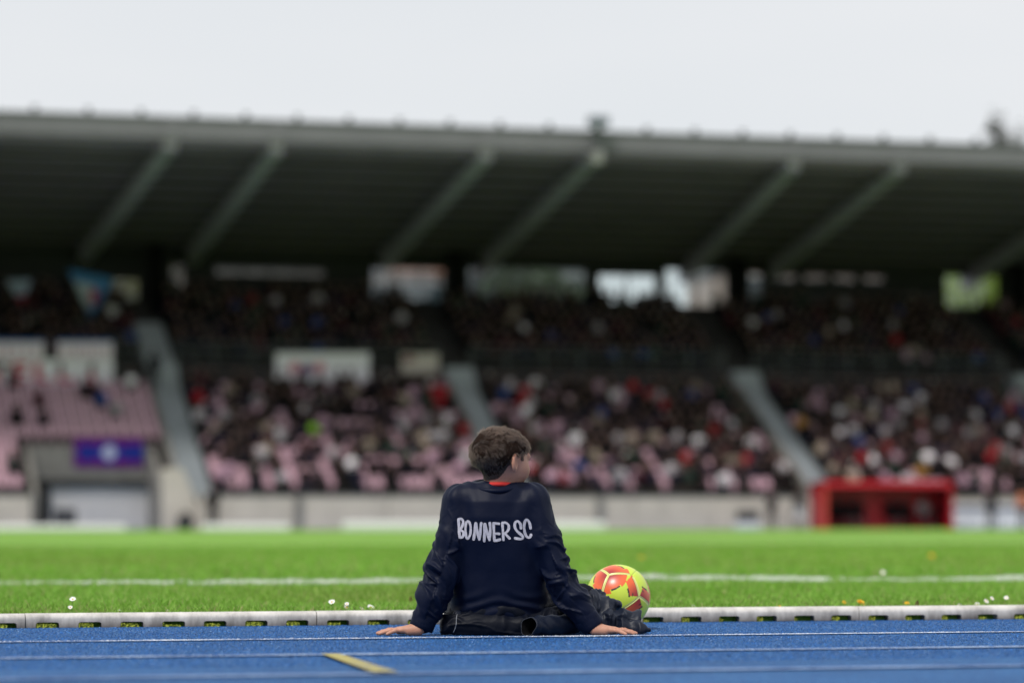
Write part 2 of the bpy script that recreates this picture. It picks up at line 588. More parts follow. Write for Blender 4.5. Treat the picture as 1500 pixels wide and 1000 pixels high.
# ---- kerb of hollow sections with drain slots
def kerb_material():
    N = Nodes('kerb')
    tc = N.new('NewGeometry')
    n = N.new('TexNoise', Scale=9.0, Detail=7.0, Roughness=0.7)
    mp = N.new('Mapping'); mp.inputs['Scale'].default_value = (1.0, 1.0, 0.35)
    N.link(tc.outputs['Position'], mp.inputs[0]); N.link(mp.outputs[0], n.inputs['Vector'])
    r = N.new('ValToRGB')
    r.color_ramp.elements[0].position = 0.33; r.color_ramp.elements[0].color = (0.36, 0.34, 0.32, 1)
    r.color_ramp.elements[1].position = 0.6; r.color_ramp.elements[1].color = (0.66, 0.63, 0.595, 1)
    N.link(n.outputs[0], r.inputs[0])
    # splashed dirt low on the front of the kerb (a stain with a ragged edge)
    sx = N.new('SeparateXYZ'); N.link(tc.outputs['Position'], sx.inputs[0])
    ad = N.new('Math', operation='MULTIPLY_ADD'); ad.inputs[1].default_value = 0.045
    N.link(n.outputs[0], ad.inputs[0]); N.link(sx.outputs['Z'], ad.inputs[2])
    r2 = N.new('ValToRGB')
    r2.color_ramp.elements[0].position = 0.0; r2.color_ramp.elements[0].color = (0.16, 0.145, 0.14, 1)
    r2.color_ramp.elements[1].position = 1.0; r2.color_ramp.elements[1].color = (1, 1, 1, 1)
    mr = N.new('MapRange'); mr.inputs['From Min'].default_value = 0.022; mr.inputs['From Max'].default_value = 0.062
    N.link(ad.outputs[0], mr.inputs['Value']); N.link(mr.outputs[0], r2.inputs[0])
    mx = N.new('MixRGB', blend_type='MULTIPLY'); mx.inputs[0].default_value = 0.9
    N.link(r.outputs[0], mx.inputs[1]); N.link(r2.outputs[0], mx.inputs[2])
    N.link(mx.outputs[0], N.b.inputs['Base Color'])
    N.b.inputs['Roughness'].default_value = 0.55
    bp = N.new('Bump', Strength=0.25, Distance=0.003)
    n3 = N.new('TexNoise', Scale=150.0, Detail=4.0)
    N.link(tc.outputs['Position'], n3.inputs['Vector'])
    N.link(n3.outputs[0], bp.inputs['Height']); N.link(bp.outputs[0], N.b.inputs['Normal'])
    return N.m
M['kerb'] = kerb_material()
M['moss'] = material('moss', (0.30, 0.34, 0.035), 0.9, 0.75, 70, 0.8, 200)
M['dark_soil'] = material('dark_soil', (0.012, 0.010, 0.008), 0.95, 0.4, 60, 0.5, 80)

KL = (on_y(464, 905, YK).x - on_y(37, 905, YK).x)      # length of one section
KX0 = on_y(37, 905, YK).x
KH, KD = 0.0505, 0.085
def kerb_profile(zb):
    p = [(0.0, zb), (0.0, 0.030)]
    for k in range(1, 6):
        a = math.pi - k * math.pi / 10
        p.append((0.022 + 0.022 * math.cos(a), 0.030 + (KH - 0.030) * math.sin(a)))
    for k in range(0, 5):
        a = math.pi / 2 - k * math.pi / 8
        p.append((KD - 0.02 + 0.02 * math.cos(a), KH - 0.012 + 0.012 * math.sin(a)))
    p.append((KD, zb))
    return p
SLOTS = [0.036 * KL / 1.0 + k * KL / 7 for k in range(7)]
SLOT_W, SLOT_H = 0.080, 0.0195
def kerb_section_mesh():
    xs = [(0.0015, 0.0)]
    for s in SLOTS:
        xs += [(s, 0.0), (s, SLOT_H * 0.72), (s + 0.003, SLOT_H * 0.9), (s + 0.008, SLOT_H), (s + SLOT_W - 0.008, SLOT_H), (s + SLOT_W - 0.003, SLOT_H * 0.9), (s + SLOT_W, SLOT_H * 0.72), (s + SLOT_W, 0.0)]
    xs.append((KL - 0.0015, 0.0))
    b = MB()
    pts, faces = [], []
    for x, zb in xs:
        pts += [(x, y, z) for y, z in kerb_profile(zb)]
    n = len(kerb_profile(0))
    for i in range(len(xs) - 1):
        for k in range(n):
            faces.append((i * n + k, i * n + (k + 1) % n, (i + 1) * n + (k + 1) % n, (i + 1) * n + k))
    faces.append(tuple(range(n))[::-1]); faces.append(tuple(range((len(xs) - 1) * n, len(xs) * n)))
    b.poly(pts, faces)
    me = b.mesh('kerb_section', M['kerb'])
    me.polygons.foreach_set('use_smooth', [len(p.vertices) == 4 for p in me.polygons])
    if hasattr(me, 'set_sharp_from_angle'):
        me.set_sharp_from_angle(angle=math.radians(40))
    return me
kerb_me = kerb_section_mesh()
kerb = thing('track_kerb', 'low whitish track kerb with mossy drain slots between grass and blue track', 'kerb', (KX0, YK, 0))
def moss_clump(fill, seed):
    """Bumpy moss that fills the left part of one slot."""
    r = np.random.default_rng(seed)
    w = SLOT_W * fill
    full = r.uniform(0.55, 1.0)
    nx, nz = 22, 7
    V, Q = [], []
    for i in range(nx + 1):
        for j in range(nz + 1):
            x = w * i / nx
            z = -0.004 + (SLOT_H + 0.001) * (full + (1 - full) * math.exp(-i * 0.25)) * j / nz * (1 - 0.25 * max(0, (i / nx - 0.8) * 5) ** 2)
            y = -0.001 + 0.007 * r.random() - 0.006 * math.sin(i * 0.9 + seed) * (1 - j / nz) + (0.02 if i == nx else 0)
            V.append((x + 0.002 * r.random(), y, z + 0.003 * (r.random() - 0.5)))
    for i in range(nx):
        for j in range(nz):
            a = i * (nz + 1) + j
            Q.append((a, a + nz + 1, a + nz + 2, a + 1))
    return mesh_np('moss', np.array(V), Q=Q, mats=[M['moss']])
for s in range(-3, 8):
    sec = put('kerb_section', kerb_me, kerb, (s * KL, random.uniform(-.002, .002), random.uniform(-.0012, .0012)))
    sec.rotation_euler = (random.uniform(-.02, .02), random.uniform(-.0008, .0008), random.uniform(-.0015, .0015))
    if -1 <= s <= 4:
        for k, sx_ in enumerate(SLOTS):
            fill = (0.88 if s <= 0 else 0.70 if s == 1 else 0.42) + random.uniform(-0.28, 0.10)
            put('moss', moss_clump(fill, s * 10 + k + 50), sec, (sx_, 0, 0))
soil_b = MB()
soil_b.box(-40, 60, YK + 0.05, YK + 0.09, -0.006, 0.02)
put('soil', soil_b.mesh('soil', M['dark_soil']), kind='structure')

# ---- grass: every blade a small bent strip of its own
def grass_material(name, lo, hi, worn=None):
    N = Nodes(name)
    a = N.new('Attribute', attribute_name='Col')
    N.link(a.outputs['Color'], N.b.inputs['Base Color'])
    N.b.inputs['Roughness'].default_value = 0.55
    N.b.inputs['Specular IOR Level'].default_value = 0.3
    tr = N.new('BsdfTranslucent'); N.link(a.outputs['Color'], tr.inputs['Color'])
    mx = N.new('MixShader'); mx.inputs[0].default_value = 0.3
    N.link(N.b.outputs[0], mx.inputs[1]); N.link(tr.outputs[0], mx.inputs[2])
    out = N.t.nodes['Material Output']
    N.link(mx.outputs[0], out.inputs['Surface'])
    return N.m
M['blade'] = grass_material('grass_blade', None, None)

def x_range(Y, m):
    return on_y(-20, 800, Y).x - m, on_y(1520, 800, Y).x + m
YL = on_z(750, 856.5, PITCH_Z).y                       # touchline
LW = 0.055
def blades(n, y0, y1, h0, h1, width, margin, seed, power=1.0):
    r = np.random.default_rng(seed)
    y = y0 + (y1 - y0) * r.random(n) ** power
    t = r.random(n)
    xl = np.array([x_range(v, margin) for v in (y0, y1)])
    f = (y - y0) / (y1 - y0)
    x = (xl[0, 0] + (xl[1, 0] - xl[0, 0]) * f) * (1 - t) + (xl[0, 1] + (xl[1, 1] - xl[0, 1]) * f) * t
    P = np.stack([x, y, np.zeros(n)], 1).astype(np.float32)
    clump = vnoise(P, 1.3, 3)
    fine = vnoise(P, 9.0, 5)
    h = (h0 + (h1 - h0) * r.random(n)) * (0.35 + 0.85 * clump + 0.45 * fine)
    az = r.random(n) * 2 * math.pi
    lean = (0.25 + 0.75 * r.random(n)) * h * 0.8
    w = width * (0.6 + 0.8 * r.random(n))
    faz = r.random(n) * 2 * math.pi
    side = np.stack([np.cos(faz), np.sin(faz), np.zeros(n)], 1) * w[:, None] * 0.5
    ld = np.stack([np.cos(az), np.sin(az), np.zeros(n)], 1)
    base = np.stack([x, y, np.full(n, PITCH_Z - 0.006)], 1)
    mid = base + ld * lean[:, None] * 0.35 + np.array([0, 0, 1]) * h[:, None] * 0.62
    tip = base + ld * lean[:, None] + np.array([0, 0, 1]) * h[:, None]
    V = np.stack([base - side, base + side, mid + side * 0.75, mid - side * 0.75, tip], 1)
    kind = r.random(n)
    g = np.where((kind < 0.10)[:, None], np.array([0.38, 0.36, 0.16]), np.where((kind < 0.45)[:, None], np.array([0.158, 0.335, 0.033]), np.array([0.23, 0.435, 0.06])))
    dry = np.clip((vnoise(P, 0.42, 9) - 0.52) * 2.2, 0, 1)[:, None]
    g = g * (1 - 0.5 * dry) + np.array([0.22, 0.24, 0.06]) * 0.5 * dry
    g = g * (0.75 + 0.5 * r.random(n))[:, None]
    return V, g, x, y, P

def grass_mesh(name, V, g, only_tri=False):
    n = len(V)
    i = np.arange(n)[:, None] * 5
    Q = i + np.array([[0, 1, 2, 3]])
    T = i + np.array([[3, 2, 4]])
    c = np.repeat(g, 5, axis=0)
    return mesh_np(name, V.reshape(-1, 3), F=T, Q=Q, mats=[M['blade']], col=c)

chunks = [blades(300000, YK + 0.07, YL + 1.2, 0.022, 0.05, 0.0042, 3.0, 11, 1.25),
          blades(46000, YK + 0.065, YK + 0.45, 0.022, 0.045, 0.0042, 3.0, 14, 1.0),
          blades(21000, YL - 0.075, YL + 0.075, 0.032, 0.05, 0.007, 3.0, 15, 1.0),
          blades(190000, YL + 1.0, YL + 22, 0.03, 0.055, 0.009, 4.0, 12, 1.3)]
Vs = np.concatenate([c[0] for c in chunks]); gs = np.concatenate([c[1] for c in chunks])
xs_ = np.concatenate([c[2] for c in chunks]); ys_ = np.concatenate([c[3] for c in chunks]); Ps = np.concatenate([c[4] for c in chunks])
# painted blades of the touchline, uneven, with a thick daub at its corner mark
XD = on_z(1196, 857, PITCH_Z).x
wob = (vnoise(Ps, 2.3, 21) - 0.5) * 0.05
half = LW * (0.75 + 0.7 * vnoise(Ps, 5.0, 22))
paint = (np.abs(ys_ - YL - wob) < half * 1.5) & (vnoise(Ps, 9.0, 23) > 0.20)
daub = ((xs_ - XD) / 0.13) ** 2 + ((ys_ - (YL - 0.30)) / 0.34) ** 2 < 1
stub = (np.abs(xs_ - XD + 0.08) < 0.14) & (ys_ > YL - 0.35) & (ys_ < YL)
paint = paint | daub | stub
grass = put('grass', grass_mesh('grass', Vs[~paint], gs[~paint]), kind='stuff')
put('touchline', grass_mesh('touchline', Vs[paint], np.tile(np.array([0.80, 0.82, 0.78]), (int(paint.sum()), 1)) * (0.85 + 0.3 * RNG.random((int(paint.sum()), 1)))), kind='stuff')
M['pitch_paint'] = material('pitch_paint', (0.50, 0.58, 0.42), 0.8, 0.35, 3.0, 0.3, 30)
b = MB()
zl = PITCH_Z - 0.0
b.poly([(-50, YL - LW * 0.9, zl), (80, YL - LW * 0.9, zl), (80, YL + LW * 0.9, zl), (-50, YL + LW * 0.9, zl)], [(0, 1, 2, 3)])
b.put('touchline_paint', M['pitch_paint'], kind='structure')
M['far_paint'] = material('far_pitch_paint', (0.26, 0.36, 0.14), 0.8, 0.4, 0.7, 0.0)
b = MB()
for py, x0, x1, w in ((801.5, 1000, 1560, 0.22), (794.5, 950, 1560, 0.3)):
    Y = on_z(750, py, PITCH_Z).y
    a0, a1 = on_y(x0, py, Y).x, on_y(x1, py, Y).x
    b.poly([(a0, Y - w, zl + 0.002), (a1, Y - w, zl + 0.002), (a1, Y + w, zl + 0.002), (a0, Y + w, zl + 0.002)], [(0, 1, 2, 3)])
b.put('pitch_line', M['far_paint'], kind='structure')

# ---- daisies and dandelions in the grass
M['petal'] = material('white_petal', (0.78, 0.76, 0.76), 0.6)
M['disc'] = material('yellow_disc', (0.62, 0.36, 0.02), 0.7, 0.3, 300)
M['stem'] = material('flower_stem', (0.10, 0.17, 0.03), 0.6)
M['dandelion'] = material('dandelion_floret', (0.72, 0.42, 0.01), 0.6, 0.2, 200)
M['dry_leaf'] = material('dry_leaf', (0.16, 0.085, 0.04), 0.8, 0.4, 60)
def flower_mesh(kind, rad, h, seed):
    r = random.Random(seed)
    b = MB(); mats = []
    top = Vector((r.uniform(-.006, .006), r.uniform(-.006, .006), h))
    b.tube([(0, 0, -0.01), (top.x * 0.5, top.y * 0.4, h * 0.6), top], 0.0011, 5); mats += [0] * len(b.f)
    tilt = Matrix.Rotation(r.uniform(0.45, 1.05), 3, 'X') @ Matrix.Rotation(r.uniform(-0.35, 0.35), 3, 'Y')
    layers = ((13, rad, 0.15),) if kind == 'daisy' else ((16, rad, 0.1), (13, rad * 0.8, 0.45), (9, rad * 0.5, 0.9))
    for n, R, up in layers:
        for k in range(n):
            a = 2 * math.pi * k / n + r.uniform(-.1, .1)
            RR = R * r.uniform(0.85, 1.08)
            d = Vector((math.cos(a), math.sin(a), 0)); s = Vector((-math.sin(a), math.cos(a), 0)) * RR * 0.2
            pts = [d * RR * 0.2 - s * 0.5, d * RR * 0.2 + s * 0.5, d * RR * 0.7 + s + Vector((0, 0, up * RR * 0.55)), d * RR + Vector((0, 0, up * RR)), d * RR * 0.7 - s + Vector((0, 0, up * RR * 0.55))]
            m0 = len(b.f)
            b.poly([top + tilt @ p for p in pts], [(0, 1, 2, 3, 4)])
            mats += [1] * (len(b.f) - m0)
    m0 = len(b.f)
    rr = rad * 0.33
    ring = [top + tilt @ Vector((rr * math.cos(2 * math.pi * k / 8), rr * math.sin(2 * math.pi * k / 8), 0.0005)) for k in range(8)]
    b.poly(ring + [top + tilt @ Vector((0, 0, rr * 0.7))], [(k, (k + 1) % 8, 8) for k in range(8)])
    mats += [2] * (len(b.f) - m0)
    me = b.mesh(kind, M['stem'])
    me.materials.append(M['petal'] if kind == 'daisy' else M['dandelion'])
    me.materials.append(M['disc'] if kind == 'daisy' else M['dandelion'])
    me.polygons.foreach_set('material_index', mats)
    return me
# (pixel x, pixel y of the head, radius, label)
DAISIES = [
    (105, 877, .011, 'white daisy in grass above the left end of the kerb, upper of two'),
    (105, 889, .008, 'small white daisy in grass above the left end of the kerb, lower of two'),
    (172, 897, .010, 'white daisy just over the kerb right of the first kerb joint'),
    (246, 897, .009, 'white daisy peeping over the kerb between kerb joint and boy, left half'),
    (487, 881, .012, 'blurred white daisy behind the kerb, leftmost of the group left of the boy'),
    (508, 889, .013, 'white daisy behind the kerb, second of the group left of the boy'),
    (507, 884, .008, 'small pale daisy just above another, in the group left of the boy'),
    (530, 893, .010, 'white daisy low at the kerb, third of the group left of the boy'),
    (545, 889, .015, 'largest white daisy, nearest to the boy in the group on his left'),
    (1015, 888, .012, 'white daisy just over the kerb right of the ball'),
    (1293, 838, .013, 'lone white daisy in the grass beyond the white touchline'),
    (1406, 886, .008, 'white daisy at the kerb, leftmost of the right-hand cluster'),
    (1432, 885, .010, 'white daisy low at the kerb, second of the right-hand cluster'),
    (1446, 880, .010, 'white daisy in the middle of the right-hand cluster'),
    (1455, 876, .009, 'white daisy standing highest but one in the right-hand cluster'),
    (1471, 875, .009, 'white daisy at the right end of the right-hand cluster'),
]
def flower_at(px, py, h):
    """Foot of a flower whose head shows at (px, py), standing on the turf with height h."""
    return on_z(px, py, PITCH_Z + h)
for i, (px, py, rad, lab) in enumerate(DAISIES):
    h = 0.050 + 0.016 * random.random()
    p = flower_at(px, py, h)
    if p.y < YK + 0.12:
        h = 0.03; d = ray(px, py); p = CAM_O + d * ((YK + 0.14) / d.y); h = p.z - PITCH_Z
    put('daisy', flower_mesh('daisy', rad * 1.12, max(h, 0.02), i), None, (p.x, p.y, PITCH_Z), label=lab, category='flower', group='daisies in the grass by the kerb')
DANDELIONS = [
    (1142, 890, .013, 'flat yellow dandelion at the kerb just right of the ball'),
    (1261, 882, .015, 'bright yellow dandelion standing at the kerb near the kerb joint'),
    (1327, 883, .009, 'small yellow dandelion at the kerb beside a dry brown leaf'),
    (1366, 814, .022, 'blurred yellow dandelion far out on the pitch beyond the touchline'),
    (1237, 882, .008, 'faded orange dandelion at the kerb left of the bright yellow one'),
    (940, 816, .015, 'yellow dandelion on the pitch seen just over the ball'),
]
for i, (px, py, rad, lab) in enumerate(DANDELIONS):
    h = 0.055
    p = flower_at(px, py, h)
    if p.y < YK + 0.12:
        d = ray(px, py); p = CAM_O + d * ((YK + 0.14) / d.y); h = p.z - PITCH_Z
    put('dandelion', flower_mesh('dandelion', rad * 1.25, max(h, 0.015), 40 + i), None, (p.x, p.y, PITCH_Z), label=lab, category='flower', group='dandelions in the grass')
for px, py, lab in ((1343, 884, 'dry brown leaf standing in grass at the kerb right of a small dandelion'), (601, 878, 'dry reddish leaf lying in grass just left of the boy')):
    p = on_z(px, py, PITCH_Z + 0.025)
    if p.y < YK + 0.12:
        d = ray(px, py); p = CAM_O + d * ((YK + 0.15) / d.y)
    b = MB()
    b.poly([(0, 0, -.02), (.008, .004, 0), (.010, .002, .014), (.002, -.004, .03), (-.006, .002, .016), (-.007, .004, .002)], [(0, 1, 2, 5), (5, 2, 3, 4)])
    b.put('dry_leaf', M['dry_leaf'], None, loc=(p.x, p.y, PITCH_Z + 0.012), label=lab, category='leaf')

# ================================================================== THE GRANDSTAND
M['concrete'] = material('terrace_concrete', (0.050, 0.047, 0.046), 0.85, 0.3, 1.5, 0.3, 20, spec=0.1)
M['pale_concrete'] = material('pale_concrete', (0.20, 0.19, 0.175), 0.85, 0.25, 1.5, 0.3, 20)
M['beige'] = material('beige_wall', (0.53, 0.475, 0.405), 0.8, 0.14, 0.9, 0.2, 15)
M['fascia'] = material('roof_fascia', (0.155, 0.15, 0.17), 0.55, 0.12, 0.6, 0.05, 4)
M['flashing'] = material('roof_flashing', (0.07, 0.075, 0.08), 0.5)
M['column_black'] = material('column_paint', (0.004, 0.004, 0.004), 0.8, spec=0.05)
M['soffit'] = material('roof_soffit', (0.36, 0.238, 0.42), 0.8, 0.22, 0.35, 0.1, 4)
M['girder'] = material('girder_steel', (0.38, 0.32, 0.44), 0.6, 0.15, 0.8)
M['purlin'] = material('purlin_steel', (0.045, 0.032, 0.052), 0.7)
M['dark_steel'] = material('dark_steel', (0.012, 0.012, 0.013), 0.6)
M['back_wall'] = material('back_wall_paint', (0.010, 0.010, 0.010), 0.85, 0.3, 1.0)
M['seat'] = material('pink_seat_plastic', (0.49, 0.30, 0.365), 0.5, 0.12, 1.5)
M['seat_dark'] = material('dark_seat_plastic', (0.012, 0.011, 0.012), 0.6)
M['stair'] = material('stair_paint', (0.29, 0.315, 0.335), 0.75, 0.12, 2.0, 0.15, 30)
M['shutter'] = material('shutter_metal', (0.64, 0.62, 0.61), 0.5, 0.06, 1.0)
M['dark_void'] = material('dark_recess', (0.02, 0.019, 0.018), 0.9)
N_ = Nodes('window_glass'); N_.b.inputs['Base Color'].default_value = (0.6, 0.66, 0.66, 1)
N_.b.inputs['Transmission Weight'].default_value = 0.0; N_.b.inputs['Roughness'].default_value = 0.1
_gl = N_.new('BsdfTransparent'); _gl.inputs[0].default_value = (0.85, 0.9, 0.9, 1)
_gs = N_.new('BsdfGlossy'); _gs.inputs['Roughness'].default_value = 0.05
_mx = N_.new('MixShader'); _mx.inputs[0].default_value = 0.08
N_.link(_gl.outputs[0], _mx.inputs[1]); N_.link(_gs.outputs[0], _mx.inputs[2]); N_.link(_mx.outputs[0], N_.t.nodes['Material Output'].inputs[0])
M['glass'] = N_.m
def tinted(name, c):
    N = Nodes(name)
    a = N.new('BsdfTransparent'); a.inputs[0].default_value = (*c, 1)
    g = N.new('BsdfGlossy'); g.inputs['Roughness'].default_value = 0.1; g.inputs[0].default_value = (0.3, 0.3, 0.3, 1)
    m = N.new('MixShader'); m.inputs[0].default_value = 0.06
    N.link(a.outputs[0], m.inputs[1]); N.link(g.outputs[0], m.inputs[2]); N.link(m.outputs[0], N.t.nodes['Material Output'].inputs[0])
    return N.m
M['glass_dark'] = tinted('dimming_glass', (0.46, 0.45, 0.43))  # tint added to dim the daylight seen through some back openings
M['glass_mid'] = tinted('half_dimming_glass', (0.72, 0.75, 0.74))  # weaker tint, added for the same dimming

XA, XB_ = -14.0, 84.0                # ends of the stand
ROWS, RD, RR, Z0 = 11, 0.80, 0.41, 1.35
Y0 = YW + 0.25
def tread(k):
    return Y0 + RD * k, Z0 + RR * k
YU, ZU = 128.65, 7.1                  # front of the upper tier
def utread(j):
    return YU + 0.15 + RD * j, ZU + RR * j
UROWS = 8
YB = 136.0                            # back wall
def Xp(px, Y, py=700):
    return on_y(px, py, Y).x
def Zp(py, Y, px=750):
    return on_y(px, py, Y).z
GX0, GX1 = Xp(58, YW), Xp(237, YW)    # gate passage
SX = [on_y(252, 600, 124.9).x, on_y(679, 570, 126.9).x, on_y(1126, 610, 124.6).x, on_y(1492, 530, 128.5).x]
SW = 0.62                             # half width of a stair
stand = thing('grandstand', 'long covered grandstand with pink seats and dark cantilever roof behind the pitch', 'grandstand', (0, 0, 0))

# terraces (cut away above the gate)
def terrace(x0, x1, k0):
    prof = [(tread(k0)[0], 0.0)]
    for k in range(k0, ROWS):
        y, z = tread(k)
        prof += [(y, z), (y + RD, z)]
    y, z = tread(ROWS)
    prof += [(y, z), (YU, z), (YU, ZU)]
    for j in range(UROWS):
        y, z = utread(j)
        prof += [(y, z), (y + RD, z)]
    y, z = utread(UROWS)
    prof += [(y, z), (YB + 0.4, z), (YB + 0.4, 0.0)]
    return prof
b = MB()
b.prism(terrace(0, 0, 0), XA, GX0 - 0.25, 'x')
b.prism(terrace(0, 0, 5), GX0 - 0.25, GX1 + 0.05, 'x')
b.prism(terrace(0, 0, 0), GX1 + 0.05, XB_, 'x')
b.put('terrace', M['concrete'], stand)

# front wall of separate panels
def wall_panels(x0, x1, z1, n):
    w = (x1 - x0) / n
    for i in range(n):
        p = MB()
        a0, a1 = x0 + w * i + 0.015, x0 + w * (i + 1) - 0.015
        p.box(a0, a1, YW, YW + 0.2, 0.0, z1 * 0.5 - 0.012, 0.01)
        p.box(a0, a1, YW + 0.003, YW + 0.2, z1 * 0.5 + 0.004, z1, 0.01)
        p.put('wall_panel', M['beige'], stand)
wall_panels(XA, GX0 - 0.3, Z0 - 0.02, 5)
wall_panels(SX[0] + 0.80, XB_, Z0 - 0.02, 19)
b = MB()
b.box(XA, GX0 - 0.3, YW + 0.2, Y0, 0, Z0 - 0.16); b.box(GX1 + 0.06, XB_, YW + 0.2, Y0, 0, Z0 - 0.16)
b.put('wall_core', M['concrete'], stand)
b = MB()
b.box(SX[0] + 0.8, XB_, YW - 0.03, Y0 - 0.01, Z0 - 0.017, Z0 + 0.05)
b.box(XA, GX0 - 0.3, YW - 0.03, Y0 - 0.01, Z0 - 0.017, Z0 + 0.05)
b.put('wall_coping', M['pale_concrete'], stand)
b = MB()
b.prism([(GX1, 0), (GX1, Zp(688, YW)), (GX1 + 0.8, Zp(688, YW)), (Xp(306, YW), 0.0)], YW - 0.12, YW + 0.15, 'y')
b.put('stair_wall', M['beige'], stand)
b = MB()
b.box(Xp(292, YW), Xp(312, YW), YW - 0.2, YW + 0.1, 0, Zp(726, YW, 300))
b.put('stair_pier', M['beige'], stand)
for px in (436, 878):
    b = MB(); b.box(Xp(px - 5, YW), Xp(px + 5, YW), YW - 0.12, YW - 0.01, 0, 1.3)
    b.put('wall_post', M['pale_concrete'], stand)
# gate: recess, lintel, parapet and roller shutter
YG = tread(5)[0] - 0.3
gate = put('gate', None, stand, (0, 0, 0))
z_l = Zp(702, YG, 150)
b = MB(); b.box(GX0 - 0.22, GX1 + 0.04, YG, YG + 0.29, z_l, Zp(652, YG, 150)); b.put('lintel', M['pale_concrete'], gate)
b = MB()
n = 26
xs0, xs1 = Xp(74, YG), Xp(226, YG)
for i in range(n):
    za, zb_ = z_l * i / n, z_l * (i + 1) / n
    b.poly([(xs0, YG + 0.22, za), (xs1, YG + 0.22, za), (xs1, YG + 0.206, (za + zb_) / 2), (xs0, YG + 0.206, (za + zb_) / 2), (xs1, YG + 0.22, zb_), (xs0, YG + 0.22, zb_)], [(0, 1, 2, 3), (3, 2, 4, 5)])
b.put('roller_shutter', M['shutter'], gate)
b = MB()
b.box(GX0 - 0.22, xs0, YG + 0.05, YG + 0.28, 0, z_l - 0.003); b.box(xs1, GX1 + 0.04, YG + 0.05, YG + 0.28, 0, z_l - 0.003)
b.box(xs0, xs1, YG + 0.01, YG + 0.2, z_l - 0.28, z_l - 0.004)
b.put('shutter_frame', M['dark_void'], gate)
prof = [(YW, 0.0), (YW, Z0 + 0.1)]
for k in range(0, 6):
    y, z = tread(k); prof += [(y, z + 0.12)]
prof += [(YG, tread(5)[1] + 0.12), (YG, 0.0)]
for xx in (GX0 - 0.24, GX1 + 0.02):
    b = MB(); b.prism(prof, xx, xx + 0.2, 'x'); b.put('passage_wall', M['pale_concrete'], gate)

# stairs
for sx in SX:
    st = MB()
    for k in range(ROWS):
        y, z = tread(k)
        st.box(sx - SW, sx + SW, y - 0.004 - RD / 2 * 0, y + RD / 2, z - 0.02, z + RR / 2)
        st.box(sx - SW, sx + SW, y + RD / 2, y + RD, z - 0.02, z + RR - 0.003)
    yb, zb_ = tread(ROWS)
    for i in range(5):
        st.box(sx - SW, sx + SW, yb + 0.24 * i, YU + 0.14, zb_ + 0.001 + (ZU - zb_) * i / 5, zb_ + (ZU - zb_) * (i + 1) / 5)
    for j in range(5 if sx == SX[0] else 0):
        y, z = utread(j)
        st.box(sx - SW, sx + SW, y - 0.004, y + RD / 2, z - 0.02, z + RR / 2)
        st.box(sx - SW, sx + SW, y + RD / 2, y + RD, z - 0.02, z + RR - 0.003)
    st.put('stairway', M['stair'], stand)
    sd = MB()
    pr = [(tread(0)[0] - 0.1, Z0 - 0.1), (tread(0)[0] - 0.1, Z0 + 0.5), (tread(ROWS)[0], tread(ROWS)[1] + 0.55), (tread(ROWS)[0], tread(ROWS)[1] - 0.1)]
    sd.prism(pr, sx - SW - 0.16, sx - SW - 0.01, 'x')
    sd.put('stair_side_wall', M['pale_concrete'], stand)

# roof
YR, ZR0, ZR1 = 116.0, Zp(216.5, 116.0), Zp(187.5, 116.0)
YRB = 138.0
ZRB = Zp(384, YRB)
sl = (ZRB - ZR0) / (YRB - YR)
roof = put('roof', None, stand, (0, 0, 0))
b = MB()
b.prism([(YR + 0.25, ZR0 + sl * 0.25), (YRB, ZRB), (YRB, ZRB + 0.35), (YR + 0.25, ZR1 - 0.05)], XA, XB_, 'x')
b.put('soffit', M['soffit'], roof)
b = MB(); b.box(XA - 0.1, XB_ + 0.1, YR, YR + 0.24, ZR0 - 0.06, ZR1 - 0.09); b.put('fascia', M['fascia'], roof)
b = MB(); b.box(XA - 0.15, XB_ + 0.15, YR - 0.06, YR + 0.4, ZR1 - 0.088, ZR1); b.put('flashing', M['flashing'], roof)
for i in range(1, 11):
    y = YR + 0.25 + i * 1.95
    z = ZR0 + sl * (y - YR)
    p = MB(); p.prism([(y, z - 0.26), (y + 0.30, z - 0.26 + sl * .30), (y + 0.30, z + 0.02), (y, z + 0.02)], XA, XB_, 'x')
    p.put('purlin', M['purlin'], roof)
GXS = []
gx_px = [(250, 188, 128, 352), (405, 203, 283, 357), (712, 218, 596, 335), (870, 230, 738, 345), (1163, 230, 1033, 357), (1318, 240, 1170, 352), (1640, 255, 1470, 360), (-55, 180, -150, 340)]
for (xa, ya, xb, yb) in gx_px:
    p0 = on_y(xa, ya, YR + 0.3)
    # where the pixel meets the roof plane
    d = ray(xb, yb)
    t = (ZR0 + sl * (0 - YR) - CAM_H) / (d.z - sl * d.y)
    p1 = CAM_O + d * t
    ex = (YRB - 0.3 - p0.y) / (p1.y - p0.y)
    xe = p0.x + (p1.x - p0.x) * ex
    g = MB()
    w = 0.27
    yA, yE = YR + 0.26, YRB - 0.3
    zA, zE = ZR0 + sl * (yA - YR), ZR0 + sl * (yE - YR)
    pts = []
    for (x, y, z, dep) in ((p0.x, yA, zA, 0.45), (xe, yE, zE, 0.9)):
        pts += [(x - w, y, z + 0.01), (x + w, y, z + 0.01), (x + w, y, z - dep), (x - w, y, z - dep)]
    g.poly(pts, [(0, 1, 2, 3), (7, 6, 5, 4), (0, 4, 5, 1), (1, 5, 6, 2), (2, 6, 7, 3), (3, 7, 4, 0)])
    g.put('girder', M['girder'], roof)
    g = MB(); g.box(p0.x - 0.3, p0.x + 0.3, YR - 0.05, YR - 0.004, ZR0 - 0.1, ZR1 - 0.1); g.put('fascia_bracket', M['fascia'], roof)
    GXS.append((p0.x, xe, (yA, yE)))
x = Xp(-34, YR)
bm_ = MB(); bm_.box(-0.07, 0.07, 0.0, 0.3, 0, 0.16); bm_.box(-0.13, 0.13, 0.0, 0.12, 0.16, 0.22)
rb_me = bm_.mesh('roof_clamp', M['flashing'])
